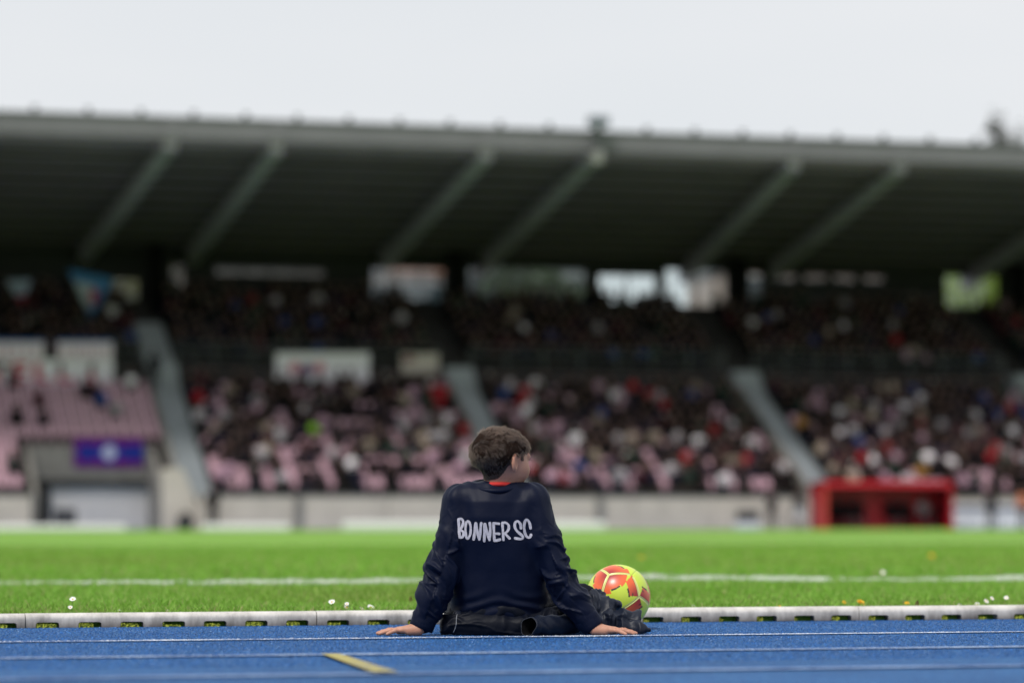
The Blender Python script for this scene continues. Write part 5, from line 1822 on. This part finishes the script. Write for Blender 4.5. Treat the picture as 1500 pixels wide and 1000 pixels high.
LEGS = {  # hip, knee, ankle, toe
    -1: ((-0.085, 0.10, 0.085), (-0.165, 0.44, 0.155), (0.03, 0.60, 0.055), (0.12, 0.64, 0.035)),
    1: ((0.075, 0.10, 0.085), (0.265, 0.36, 0.085), (0.06, 0.52, 0.05), (-0.04, 0.545, 0.032))}
def body_d(P):
    d = cone(P, (-0.016, 0.03, 0.40), (-0.012, 0.075, 0.14), 0.075, 0.085)
    d = smin(d, cone(P, (-0.11, 0.022, 0.425), (0.085, 0.022, 0.425), 0.045, 0.045), 0.03)
    d = smin(d, cone(P, (-0.018, 0.03, 0.45), (-0.018, 0.03, 0.40), 0.05, 0.06), 0.03)
    d = smin(d, cone(P, (-0.07, 0.09, 0.09), (0.06, 0.09, 0.09), 0.085, 0.085), 0.03)
    for arm in (ARM_L, ARM_R):
        d = smin(d, arm_d(P, [(*p[:3], p[3] * 0.72) for p in arm]), 0.02)
    for s, (h, k, a, t) in LEGS.items():
        d = smin(d, smin(cone(P, h, k, 0.066, 0.048), cone(P, k, a, 0.046, 0.030), 0.02), 0.02)
    return d
BV, BQ = surface(body_d, (-0.36, -0.10, -0.01), (0.38, 0.70, 0.48), 0.010)

HAND_FINGERS = [  # lateral position of the knuckle, spread angle, segment lengths, radius
    (0.024, 13, (0.030, 0.019, 0.014), 0.0074), (0.0085, 4, (0.033, 0.021, 0.015), 0.0076), (-0.0072, -8, (0.030, 0.020, 0.014), 0.0071), (-0.0215, -25, (0.024, 0.015, 0.012), 0.0063)]
def hand_d(P):
    """Left hand flat on the ground: x along the fingers, y towards the thumb, z up."""
    d = cone(P, (-0.014, 0, 0.032), (0.004, 0.0, 0.026), 0.0215, 0.0210)
    d = smin(d, cone(P, (0.0, 0.012, 0.019), (0.022, 0.022, 0.016), 0.017, 0.015), 0.012)      # ball of the thumb
    d = smin(d, cone(P, (0.0, -0.014, 0.017), (0.030, -0.018, 0.014), 0.016, 0.013), 0.012)    # heel of the hand
    F_ = []
    for y, ang, seg, r in HAND_FINGERS:
        kx = 0.064 - 0.012 * ((y - 0.008) / 0.03) ** 2
        d = smin(d, cone(P, (0.004, y * 0.5, 0.024), (kx, y, 0.0185), 0.014, 0.0100), 0.010)
        a = math.radians(ang); dr = np.array([math.cos(a), math.sin(a)])
        pts = [(kx, y, 0.0180)]
        zz = (0.0165, 0.0115, 0.0070)
        x0 = np.array([kx, y])
        for L, z in zip(seg, zz):
            x0 = x0 + dr * L; pts.append((x0[0], x0[1], max(z, r * 0.8)))
        f = None
        for i in range(3):
            e = cone(P, pts[i], pts[i + 1], r * (1.12 - 0.10 * i), r * (1.02 - 0.11 * i))
            f = e if f is None else smin(f, e, 0.003)
        kn = np.linalg.norm(P - np.array(pts[1], np.float32), axis=1) - r * 1.08
        f = smin(f, kn, 0.004)
        F_.append(f)
    fing = F_[0]
    for f in F_[1:]:
        fing = smin(fing, f, 0.0008)
    d = smin(d, fing, 0.006)
    th = smin(cone(P, (0.008, 0.022, 0.020), (0.032, 0.043, 0.014), 0.0125, 0.0098), smin(cone(P, (0.032, 0.043, 0.014), (0.053, 0.053, 0.0105), 0.0094, 0.0080), cone(P, (0.053, 0.053, 0.0105), (0.070, 0.058, 0.0082), 0.0080, 0.0064), 0.003), 0.004)
    d = smin(d, th, 0.006)
    # webbing and tendons
    return np.maximum(d, 0.0012 - P[:, 2])
PV, PQ = surface(hand_d, (-0.056, -0.06, -0.004), (0.152, 0.075, 0.062), 0.00155)
PV = relax(PV, PQ, 1, 0.3)
def place_hand(w, ux, uy, mirror):
    u = np.array([ux, uy, 0]); u /= np.linalg.norm(u)
    v = np.array([0, 0, 1.0]); v = np.cross(v, u) * (-1 if mirror else 1)
    return np.array(w) + PV[:, :1] * u + PV[:, 1:2] * v + PV[:, 2:] * np.array([0, 0, 1.0])
# left hand: fingers to the left, thumb away from the viewer; right hand mirrored
hl = place_hand((-0.268, -0.030, 0.0), -1.0, 0.02, True)
hr = place_hand((0.300, -0.034, 0.0), 1.0, -0.01, False)
def facing(Vh, Qh):
    c = Vh.mean(0); n = vert_normals(Vh, Qh)
    return Qh if ((Vh - c) * n).sum() > 0 else Qh[:, ::-1]
parts = [(HV, HQ), (BV, BQ), (hl, facing(hl, PQ)), (hr, facing(hr, PQ))]
off = 0; VV, QQ = [], []
for v_, q_ in parts:
    VV.append(v_); QQ.append(q_ + off); off += len(v_)
put('body', mesh_np('body', np.concatenate(VV), Q=np.concatenate(QQ), mats=[M['skin']], smooth=True), boy)
# eyes
M['eye'] = material('eye_white', (0.35, 0.33, 0.32), 0.3); M['iris'] = material('iris', (0.03, 0.018, 0.01), 0.2)
for s in (-1, 1):
    b = MB()
    c = hp(0.0735, s * 0.029, -0.014)
    for ring_ in range(7):
        for k in range(12):
            t, a = math.pi * ring_ / 6, 2 * math.pi * k / 12
            b.v.append(tuple(c + 0.0115 * (HF * math.cos(t) + HR * math.sin(t) * math.cos(a) + HU * math.sin(t) * math.sin(a))))
    b.f = [(r * 12 + k, r * 12 + (k + 1) % 12, (r + 1) * 12 + (k + 1) % 12, (r + 1) * 12 + k) for r in range(6) for k in range(12)]
    me = b.mesh('eye', M['eye'], True); me.materials.append(M['iris'])
    me.polygons.foreach_set('material_index', [1 if i < 24 else 0 for i in range(len(me.polygons))])
    put('eye', me, boy)
    b = MB()
    for k in range(9):
        f = k / 8 - 0.5
        base = hp(0.0935, s * (0.031 + 0.026 * f), -0.010 + 0.003 * (1 - 4 * f * f))
        b.tube([base, base + HF * 0.006 + HU * 0.003 + HR * 0.002 * f], [0.0005, 0.0002], 4)
    b.put('eyelash', M['iris'], boy)
    b = MB(); b.tube([hp(0.098, s * 0.014, 0.008), hp(0.096, s * 0.030, 0.013), hp(0.082, s * 0.048, 0.008)], [0.003, 0.0035, 0.0015], 6); b.put('eyebrow', HAIRS[1], boy, smooth=True)

# ---- hair: a close cap under many fine strands
def hair_zone(q):
    """Signed margin of the hair on head coordinates (forward, right, up): positive inside."""
    f, r, u = q[:, 0], np.abs(q[:, 1]), q[:, 2]
    line = np.interp(u, [-0.105, -0.085, -0.072, -0.055, -0.035, -0.020, 0.0, 0.015, 0.030, 0.045, 0.06], [-0.10, -0.062, -0.040, -0.030, -0.026, -0.020, -0.012, 0.046, 0.062, 0.078, 0.12])
    m = line - f
    side = (f > 0.016) & (f < 0.030) & (u > -0.010) & (u < 0.02) & (r > 0.045)        # sideburn
    m = np.where(side, 0.006, m)
    nape = np.interp(r, [0, 0.03, 0.06], [-0.082, -0.078, -0.060])
    return np.minimum(m, (u - nape) * 1.0)
qh = (HV - HC) @ HM
hm = hair_zone(qh)
NH = vert_normals(HV, HQ)
keep = (hm[HQ].min(1) > 0) & ~((np.abs(qh[HQ].mean(1)[:, 1]) > 0.079)) & ~((qh[HQ].mean(1)[:, 0] > 0.008) & (qh[HQ].mean(1)[:, 2] < 0.014))
used = np.unique(HQ[keep]); remap = np.full(len(HV), -1); remap[used] = np.arange(len(used))
thick = np.interp(qh[:, 2], [-0.085, -0.05, -0.01, 0.03, 0.07], [0.001, 0.003, 0.007, 0.011, 0.013]) * np.clip((hm - 0.004) / 0.014, 0.05, 1)
lump = vnoise(HV, 42, 31)
CV = HV + NH * (thick * (0.55 + 0.35 * lump))[:, None]
M['hair_cap'] = material('hair_base', (0.017, 0.010, 0.007), 0.9, 0.4, 120, spec=0.05)
hair = put('hair', mesh_np('hair', CV[used], Q=remap[HQ[keep]], mats=[M['hair_cap']], smooth=True), boy)

hr_rng = np.random.default_rng(77)
NS = 42000
fq = HQ[(hm[HQ].min(1) > 0) & ~(np.abs(qh[HQ].mean(1)[:, 1]) > 0.079)]
tri_c = HV[fq]
area = np.linalg.norm(np.cross(tri_c[:, 2] - tri_c[:, 0], tri_c[:, 3] - tri_c[:, 1]), axis=1)
pick = hr_rng.choice(len(fq), size=NS, p=area / area.sum())
w4 = hr_rng.dirichlet(np.ones(4), size=NS)
root = (tri_c[pick] * w4[:, :, None]).sum(1)
nrm = (NH[fq][pick] * w4[:, :, None]).sum(1); nrm /= np.linalg.norm(nrm, axis=1, keepdims=True)
qr = (root - HC) @ HM
mg = hair_zone(qr)
crown = HC + HF * -0.062 + HU * 0.056 + HR * -0.008
fl = root - crown
fl += HF * np.clip(qr[:, 2:] / 0.05, 0, 1) * 0.05
fl -= np.array([0, 0, 1]) * np.clip(0.03 - qr[:, 2:], 0, 1) * 1.2
# whorl about the crown
dist = np.linalg.norm(root - crown, axis=1, keepdims=True)
sw = np.cross(nrm, root - crown); fl += sw * np.exp(-dist / 0.035) * 1.6
fl -= nrm * (fl * nrm).sum(1, keepdims=True)
fl /= np.linalg.norm(fl, axis=1, keepdims=True) + 1e-9
# clumps share a direction and a length
nc = 1500
ci = hr_rng.choice(NS, nc, replace=False)
cl = np.concatenate([((root[i:i + 4000] ** 2).sum(1)[:, None] + (root[ci] ** 2).sum(1)[None] - 2 * root[i:i + 4000] @ root[ci].T).argmin(1) for i in range(0, NS, 4000)])
cdir = hr_rng.normal(size=(nc, 3)) * 0.11
clen = hr_rng.uniform(0.8, 1.2, nc)
length = np.interp(qr[:, 2], [-0.085, -0.06, -0.03, 0.0, 0.03, 0.06, 0.09], [0.005, 0.007, 0.011, 0.016, 0.021, 0.026, 0.028])
length *= np.interp(qr[:, 0], [-0.10, -0.04, 0.05, 0.09], [1.15, 1.1, 1.0, 1.25])
length *= np.interp(np.abs(qr[:, 1]), [0.05, 0.075], [1.0, 0.72])
length *= (0.72 + 0.62 * vnoise(root, 48, 33)) * clen[cl] * hr_rng.uniform(0.75, 1.15, NS) * np.clip(mg / 0.008, 0.35, 1)
lift = np.interp(qr[:, 2], [-0.08, -0.02, 0.04, 0.08], [0.10, 0.20, 0.31, 0.34])
dir1 = fl * (1 - lift)[:, None] + nrm * lift[:, None] + cdir[cl] * 0.5 + hr_rng.normal(size=(NS, 3)) * 0.07
dir1 /= np.linalg.norm(dir1, axis=1, keepdims=True)
dir2 = fl + nrm * (lift * 0.12)[:, None] + cdir[cl] + hr_rng.normal(size=(NS, 3)) * 0.07
dir2 /= np.linalg.norm(dir2, axis=1, keepdims=True)
croot = root[ci][cl]
KP = 5
pts = np.zeros((NS, KP, 3))
for k in range(KP):
    t = k / (KP - 1)
    p = root + dir1 * (length * t * (1 - 0.5 * t))[:, None] + dir2 * (length * 0.5 * t * t)[:, None]
    pull = 0.20 * t
    p = p + (croot + nrm * 0 - root) * (pull * 0.5)
    pts[:, k] = p + nrm * 0.001
hc = bpy.data.hair_curves.new('strand')
hc.add_curves([KP] * NS)
hc.attributes['position'].data.foreach_set('vector', pts.reshape(-1).astype(np.float32))
ra = hc.attributes.get('radius') or hc.attributes.new('radius', 'FLOAT', 'POINT')
ra.data.foreach_set('value', np.tile(np.linspace(0.00034, 0.00012, KP), NS).astype(np.float32))
N = Nodes('hair_strands')
hb = N.new('BsdfHairPrincipled')
hb.parametrization = 'COLOR'
hi_ = N.new('HairInfo')
rmp = N.new('ValToRGB')
rmp.color_ramp.elements[0].color = (0.014, 0.0078, 0.005, 1); rmp.color_ramp.elements[1].color = (0.036, 0.020, 0.013, 1)
N.link(hi_.outputs['Random'], rmp.inputs[0]); N.link(rmp.outputs[0], hb.inputs['Color'])
hb.inputs['Roughness'].default_value = 0.5; hb.inputs['Radial Roughness'].default_value = 0.6
N.link(hb.outputs[0], N.t.nodes['Material Output'].inputs[0])
hc.materials.append(N.m)
put('strand', hc, hair, kind='stuff')

# ---- trousers and shoes
def trousers_d(P):
    d = ellipsoid(P, (-0.008, 0.095, 0.075), (0.160, 0.120, 0.085))
    for s, (h, k, a, t) in LEGS.items():
        d = smin(d, smin(cone(P, h, k, 0.082, 0.064), cone(P, k, (np.array(k) * 0.12 + np.array(a) * 0.88), 0.062, 0.050), 0.025), 0.03)
    return np.maximum(d, 0.003 - P[:, 2])
TV, TQ = surface(trousers_d, (-0.30, -0.06, -0.01), (0.40, 0.72, 0.25), 0.006)
TN = vert_normals(TV, TQ)
fold = np.abs(vnoise(TV * np.array([1, 1, 1.3]), 17, 41) - 0.5) * 2
fold2 = np.abs(vnoise(TV, 38, 42) - 0.5) * 2
TV = TV + TN * (0.018 * (0.4 - fold) + 0.006 * (0.4 - fold2))[:, None]
TV[:, 2] = np.maximum(TV[:, 2], 0.002)
put('trousers', mesh_np('trousers', relax(TV, TQ, 1, 0.3), Q=TQ, mats=[M['shell_dark']], smooth=True), boy)
for s, (h, k, a, t) in LEGS.items():
    dd = np.array(t) - np.array(a); dd[2] = 0; dd /= np.linalg.norm(dd)
    def shoe_d(P, a=np.array(a), dd=dd):
        heel = a - dd * 0.03; toe = a + dd * 0.15
        d = cone(P, (heel[0], heel[1], 0.045), (toe[0], toe[1], 0.034), 0.036, 0.030)
        d = smin(d, cone(P, a, a + np.array([0, 0, 0.03]), 0.034, 0.036), 0.02)
        return np.maximum(d, 0.004 - P[:, 2])
    lo = np.minimum(np.array(a), np.array(a) + dd * 0.15) - 0.08; hi = np.maximum(np.array(a), np.array(a) + dd * 0.15) + 0.08
    lo[2] = -0.01
    v_, q_ = surface(shoe_d, lo, hi, 0.006)
    fm = (v_[q_].mean(1)[:, 2] < 0.020).astype(int)
    put('shoe', mesh_np('shoe', v_, Q=q_, mats=[M['shoe'], M['sole']], face_mat=fm, smooth=True), boy)

# ================================================================== THE JACKET UNDER HIM
jk = thing('jacket', 'crumpled dark navy rain jacket spread under and beside the boy', 'jacket', ROOT, -YAW)
def crumple(V, Q, seed, a1, a2, f1=15, f2=36):
    n = vert_normals(V, Q)
    x = np.abs(vnoise(V, f1, seed) - 0.5) * 2; y = np.abs(vnoise(V, f2, seed + 1) - 0.5) * 2
    V = V + n * (a1 * (0.45 - x ** 0.8) + a2 * (0.45 - y))[:, None]
    V[:, 2] = np.maximum(V[:, 2], 0.0025)
    return V
def sharp_creases(V, Q, seed, a, f):
    """Thin ridges where a stretched noise crosses its middle value."""
    n = vert_normals(V, Q)
    W_ = V + 0.02 * np.stack([vnoise(V, 14, seed + 3), vnoise(V, 14, seed + 4), vnoise(V, 14, seed + 5)], 1)
    r = 1 - np.clip(np.abs(vnoise(W_ * f, 1.0, seed) - 0.5) * 7, 0, 1)
    r2 = 1 - np.clip(np.abs(vnoise(W_ * f[::-1] * 0.8, 1.0, seed + 9) - 0.5) * 8, 0, 1)
    V = V + n * (a * (np.maximum(r, 0.7 * r2) ** 1.3 - 0.3))[:, None]
    V[:, 2] = np.maximum(V[:, 2], 0.0025)
    return V
def spread_d(P):
    # back of the jacket, folded under the seat: a low bank of cloth with a steep left edge
    d = cone(P, (-0.165, -0.005, 0.030), (0.06, -0.012, 0.026), 0.034, 0.032)
    d = smin(d, cone(P, (-0.165, 0.02, 0.050), (-0.02, 0.01, 0.040), 0.032, 0.034), 0.02)
    d = smin(d, cone(P, (-0.10, 0.02, 0.03), (0.16, 0.03, 0.03), 0.05, 0.045), 0.03)
    d = smin(d, cone(P, (0.10, 0.03, 0.045), (0.22, 0.06, 0.05), 0.036, 0.045), 0.03)
    return np.maximum(d, 0.002 - P[:, 2])
v_, q_ = surface(spread_d, (-0.26, -0.09, -0.01), (0.32, 0.16, 0.14), 0.0035)
v_ = crumple(v_, q_, 51, 0.007, 0.002, 11, 30)
v_ = sharp_creases(v_, q_, 81, 0.0075, np.array([16, 9, 34.0]))
cloth_bvh = [BVHTree.FromPolygons(v_.tolist(), q_.tolist())]
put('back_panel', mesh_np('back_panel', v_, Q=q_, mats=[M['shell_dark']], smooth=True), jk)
# pile beside the right hand, in front of the ball
def pile_d(P):
    d = cone(P, (0.20, 0.10, 0.05), (0.305, 0.17, 0.085), 0.055, 0.050)
    d = smin(d, cone(P, (0.300, 0.18, 0.080), (0.318, 0.20, 0.128), 0.048, 0.020), 0.02)
    d = smin(d, cone(P, (0.335, 0.17, 0.070), (0.372, 0.17, 0.098), 0.042, 0.022), 0.014)
    d = smin(d, cone(P, (0.33, 0.13, 0.03), (0.42, 0.13, 0.045), 0.040, 0.034), 0.016)
    d = smin(d, cone(P, (0.42, 0.125, 0.03), (0.432, 0.13, 0.062), 0.030, 0.014), 0.012)
    d = smin(d, cone(P, (0.40, 0.09, 0.018), (0.478, 0.085, 0.014), 0.024, 0.012), 0.014)
    return np.maximum(d, 0.002 - P[:, 2])
v_, q_ = surface(pile_d, (0.12, 0.02, -0.01), (0.53, 0.28, 0.20), 0.0030)
n_ = vert_normals(v_, q_)
# long sharp folds that rise to the right
al = v_ @ np.array([0.50, 0.25, 0.85]); ac = v_ @ np.array([0.86, 0.1, -0.50])
wv = np.abs(((ac / 0.055 + 1.3 * vnoise(v_, 10, 61) + 0.5 * al / 0.1) % 1.0) - 0.5) * 2
v_ = v_ + n_ * (0.017 * (wv ** 1.7 - 0.40))[:, None]
v_ = crumple(v_, q_, 63, 0.005, 0.002, 13, 34)
v_ = sharp_creases(v_, q_, 91, 0.0085, np.array([30, 14, 17.0]))
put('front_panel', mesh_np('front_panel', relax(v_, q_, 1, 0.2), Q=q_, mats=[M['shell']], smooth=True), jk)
# empty sleeve whose open end faces the viewer's left
sl_path = [np.array(p) for p in ((0.086, -0.098, 0.0310), (0.112, -0.070, 0.0320), (0.152, -0.036, 0.0335), (0.205, 0.010, 0.036), (0.245, 0.045, 0.042))]
ns_, nr_ = 48, 40
def sl_point(t):
    x = t * (len(sl_path) - 1); i = min(int(x), len(sl_path) - 2); f = x - i
    return sl_path[i] * (1 - f) + sl_path[i + 1] * f
Vs_ = []
for shell, rr in ((0, 0.0), (1, -0.0022)):
    for i in range(nr_):
        t = i / (nr_ - 1); c = sl_point(t)
        ax = sl_point(min(1, t + 0.05)) - sl_point(max(0, t - 0.05)); ax /= np.linalg.norm(ax)
        e1 = np.cross(ax, [0, 0, 1]); e1 /= np.linalg.norm(e1); e2 = np.cross(e1, ax)
        for k in range(ns_):
            a = 2 * math.pi * k / ns_
            r = 0.0300 + 0.004 * t + 0.0018 * math.sin(3 * a + 9 * t) + 0.0022 * math.sin(t * 26 + 2 * math.sin(a * 2)) * min(1, t * 4) + 0.0012 * math.sin(5 * a + 1) * (t < 0.1)
            r += rr + (0.0012 if t < 0.07 else 0)
            p = c + e1 * r * math.cos(a) * 0.92 + e2 * r * math.sin(a)
            p = p + ax * (0.010 * math.sin(a + 0.6)) * (t < 0.15) * (1 - t / 0.15)
            if p[2] < 0.0025: p[2] = 0.0025 + 0.0022 * shell
            Vs_.append(p)
Qs_ = []
for i in range(nr_ - 1):
    for k in range(ns_):
        a = i * ns_ + k; b_ = i * ns_ + (k + 1) % ns_
        Qs_.append((a, a + ns_, b_ + ns_, b_))
        o = nr_ * ns_
        Qs_.append((o + a, o + b_, o + b_ + ns_, o + a + ns_))
rim = [(k, (k + 1) % ns_, nr_ * ns_ + (k + 1) % ns_, nr_ * ns_ + k) for k in range(ns_)]
nq = len(Qs_)
fm = [0 if j % 2 == 0 else 1 for j in range(nq)] + [2] * len(rim)
M['hem'] = cloth_material('sleeve_hem', (0.020, 0.024, 0.036), 0.6, 0.1, 0.2, 0.4)
sleeve = put('sleeve', mesh_np('sleeve', np.array(Vs_), Q=Qs_ + rim, mats=[M['shell'], M['shell_in'], M['hem']], face_mat=fm, smooth=True), jk)
# folded edge with its zip at the left end
def edge_d(P):
    A_ = loc_of(652, 925, 0.00); B_ = loc_of(655, 899, 0.02); C_ = loc_of(664, 920, -0.012); D_ = loc_of(670, 900, -0.004)
    d = cone(P, A_, B_, 0.013, 0.011)
    d = smin(d, cone(P, C_, D_, 0.017, 0.016), 0.010)
    return np.maximum(d, 0.002 - P[:, 2])
v_, q_ = surface(edge_d, (-0.24, -0.07, -0.01), (-0.10, 0.06, 0.11), 0.003)
v_ = crumple(v_, q_, 71, 0.005, 0.003, 30, 60)
put('hem', mesh_np('hem', v_, Q=q_, mats=[M['shell']], smooth=True), jk)
cloth_bvh.append(BVHTree.FromPolygons(v_.tolist(), q_.tolist()))
def on_cloth(px, py):
    d = (TO_LOCAL.to_3x3() @ ray(px, py)).normalized()
    h = [t.ray_cast(cam_l, d) for t in cloth_bvh]
    h = [q for q in h if q[0] is not None]
    if not h: return None
    q = min(h, key=lambda q: q[3])
    return q[0] - d * 0.0012
zp = [on_cloth(664 + 7 * t + 1.2 * math.sin(t * 5), 926 - 27 * t) for t in np.linspace(0, 1, 16)]
zp = [p for p in zp if p is not None]
b = MB()
b.tube(zp, 0.0013, 6); b.put('zip', M['zip'], jk, smooth=True)

# ================================================================== THE BALL
BR = 0.110
bc = loc_of(905, 873, 0.52)
BC = Matrix.Translation(ROOT) @ Matrix.Rotation(-YAW, 4, 'Z') @ Vector((bc[0], bc[1], BR + 0.0005))
ball = thing('football', 'lime yellow and orange football with black marks lying by the kerb', 'ball', BC, -YAW)
g_ = (1 + 5 ** 0.5) / 2
ico = [np.array(v) / math.sqrt(1 + g_ * g_) for v in [(s2 * g_, s1, 0) for s1 in (-1, 1) for s2 in (-1, 1)] + [(s1, 0, s2 * g_) for s1 in (-1, 1) for s2 in (-1, 1)] + [(0, s2 * g_, s1) for s1 in (-1, 1) for s2 in (-1, 1)]]
dod = [np.array(v, float) / math.sqrt(3) for v in [(a, b_, c) for a in (-1, 1) for b_ in (-1, 1) for c in (-1, 1)] + [(0, s1 / g_, s2 * g_) for s1 in (-1, 1) for s2 in (-1, 1)] + [(s1 / g_, s2 * g_, 0) for s1 in (-1, 1) for s2 in (-1, 1)] + [(s2 * g_, 0, s1 / g_) for s1 in (-1, 1) for s2 in (-1, 1)]]
cube = [np.array((a, b_, c), float) / math.sqrt(3) for a in (-1, 1) for b_ in (-1, 1) for c in (-1, 1)]
# turn the ball so that two of its three-armed marks lie where the photograph shows them
t1 = np.array([-0.37, -0.60, 0.71]); t1 /= np.linalg.norm(t1)
t2 = np.array([0.66, -0.75, -0.03]); t2 /= np.linalg.norm(t2)
c1, c2 = cube[7], cube[6]             # neighbours along one cube edge
def frame(a, b_):
    m = a + b_; m /= np.linalg.norm(m); n = np.cross(a, b_); n /= np.linalg.norm(n)
    return np.stack([m, n, np.cross(m, n)], 1)
RB = frame(t1, t2) @ frame(c1, c2).T
ico = [RB @ v for v in ico]; dod = [RB @ v for v in dod]; cube = [RB @ v for v in cube]
YEL, ORA, REDC, BLK, PALE = np.array([0.58, 0.72, 0.06]), np.array([0.80, 0.13, 0.035]), np.array([0.36, 0.018, 0.022]), np.array([0.015, 0.015, 0.012]), np.array([0.60, 0.66, 0.22])
def seam_angle(P, verts):
    """Angle between each point and the seam between its two nearest panel centres."""
    D = P @ np.array(verts).T
    s = np.sort(D, 1)
    return (np.arccos(np.clip(s[:, -2], -1, 1)) - np.arccos(np.clip(s[:, -1], -1, 1))) / 2
arms = {}
FILLED = [i for i in range(8) if int(np.prod(np.sign(np.array([(a, b_, c) for a in (-1, 1) for b_ in (-1, 1) for c in (-1, 1)][i])))) > 0]
for i, c in enumerate(cube):
    nb = sorted(dod, key=lambda d: -float(d @ c))[1:4]
    arms[i] = nb
def ball_colour(P):
    D = P @ np.array(cube).T
    ni = D.argmax(1); th = np.degrees(np.arccos(np.clip(D.max(1), -1, 1)))
    seam = np.degrees(seam_angle(P, ico))
    C = np.tile(YEL, (len(P), 1))
    for i, c in enumerate(cube):
        m = ni == i
        if not m.any(): continue
        q = P[m]; t = th[m]; sm = seam[m]
        e1 = arms[i][0] - c * float(arms[i][0] @ c); e1 /= np.linalg.norm(e1); e2 = np.cross(c, e1)
        az = (np.degrees(np.arctan2(q @ e2, q @ e1)) + 360) % 120
        lobe = ((np.degrees(np.arctan2(q @ e2, q @ e1)) + 360) % 360 // 120).astype(int)
        typ = i in FILLED
        pd = np.degrees(np.arcsin(np.clip(np.sin(np.radians(t)) * np.sin(np.radians(np.minimum(az, 90))), -1, 1)))
        if typ:                           # three filled lobes with a stepped outer edge
            lim = np.where(az < 28, 38.0, np.where(az < 66, 31.0, np.where(az < 92, 36.0, 33.0)))
            inside = t < lim
            black = (~inside) & (t < lim + 2.6) & (az > 30) & (az < 62)
        else:                             # three bands beside the arms, like a pinwheel
            wide = np.where(t < 15, 12.0, 19.0)
            inside = (pd < wide) & (t < 42) & (az < 80)
            black = (pd >= wide) & (pd < wide + 2.4) & (t > 13) & (t < 27) & (az < 85)
        grad = np.clip((t - 8) / 20, 0, 1)[:, None]
        tone = REDC * (1 - grad) + ORA * grad
        col = C[m]
        col[inside] = tone[inside]
        col[black] = BLK
        yarm = (sm < 2.0) & (t < 38)
        dk = (sm >= 2.0) & (sm < 2.9) & inside
        col[dk] = REDC * 0.45
        col[yarm] = np.array([0.74, 0.74, 0.24])
        C[m] = col
    C[seam < 0.5] *= 0.6
    return C
M['ball'] = attr_material('ball_panel', 0.38, coat=0.25)
for ic in ico:
    vs = sorted(dod, key=lambda d: -float(d @ ic))[:5]
    e1 = vs[0] - ic * float(vs[0] @ ic); e1 /= np.linalg.norm(e1); e2 = np.cross(ic, e1)
    vs.sort(key=lambda d: math.atan2(float(d @ e2), float(d @ e1)))
    NSB = 34
    VV, QQ = [], []
    idx = {}
    for s in range(5):
        A, B = vs[s], vs[(s + 1) % 5]
        for i in range(NSB + 1):
            for j in range(NSB + 1 - i):
                u, v = i / NSB, j / NSB
                p = ic * (1 - u - v) + A * u + B * v
                p = p / np.linalg.norm(p)
                key = tuple(np.round(p, 6))
                if key not in idx:
                    idx[key] = len(VV); VV.append(p)
        for i in range(NSB):
            for j in range(NSB - i):
                def k_(a, b_):
                    u, v = a / NSB, b_ / NSB
                    p = ic * (1 - u - v) + A * u + B * v
                    return idx[tuple(np.round(p / np.linalg.norm(p), 6))]
                QQ.append((k_(i, j), k_(i + 1, j), k_(i, j + 1)))
                if i + j < NSB - 1:
                    QQ.append((k_(i + 1, j), k_(i + 1, j + 1), k_(i, j + 1)))
    P = np.array(VV)
    D = np.sort(P @ np.array(ico).T, 1)
    sm = np.degrees(np.arccos(np.clip(D[:, -2], -1, 1)) - np.arccos(np.clip(D[:, -1], -1, 1))) / 2
    R = BR - 0.0013 * np.exp(-(sm / 0.9) ** 2)
    put('panel', mesh_np('panel', P * R[:, None], F=QQ, mats=[M['ball']], smooth=True, col=ball_colour(P)), ball)
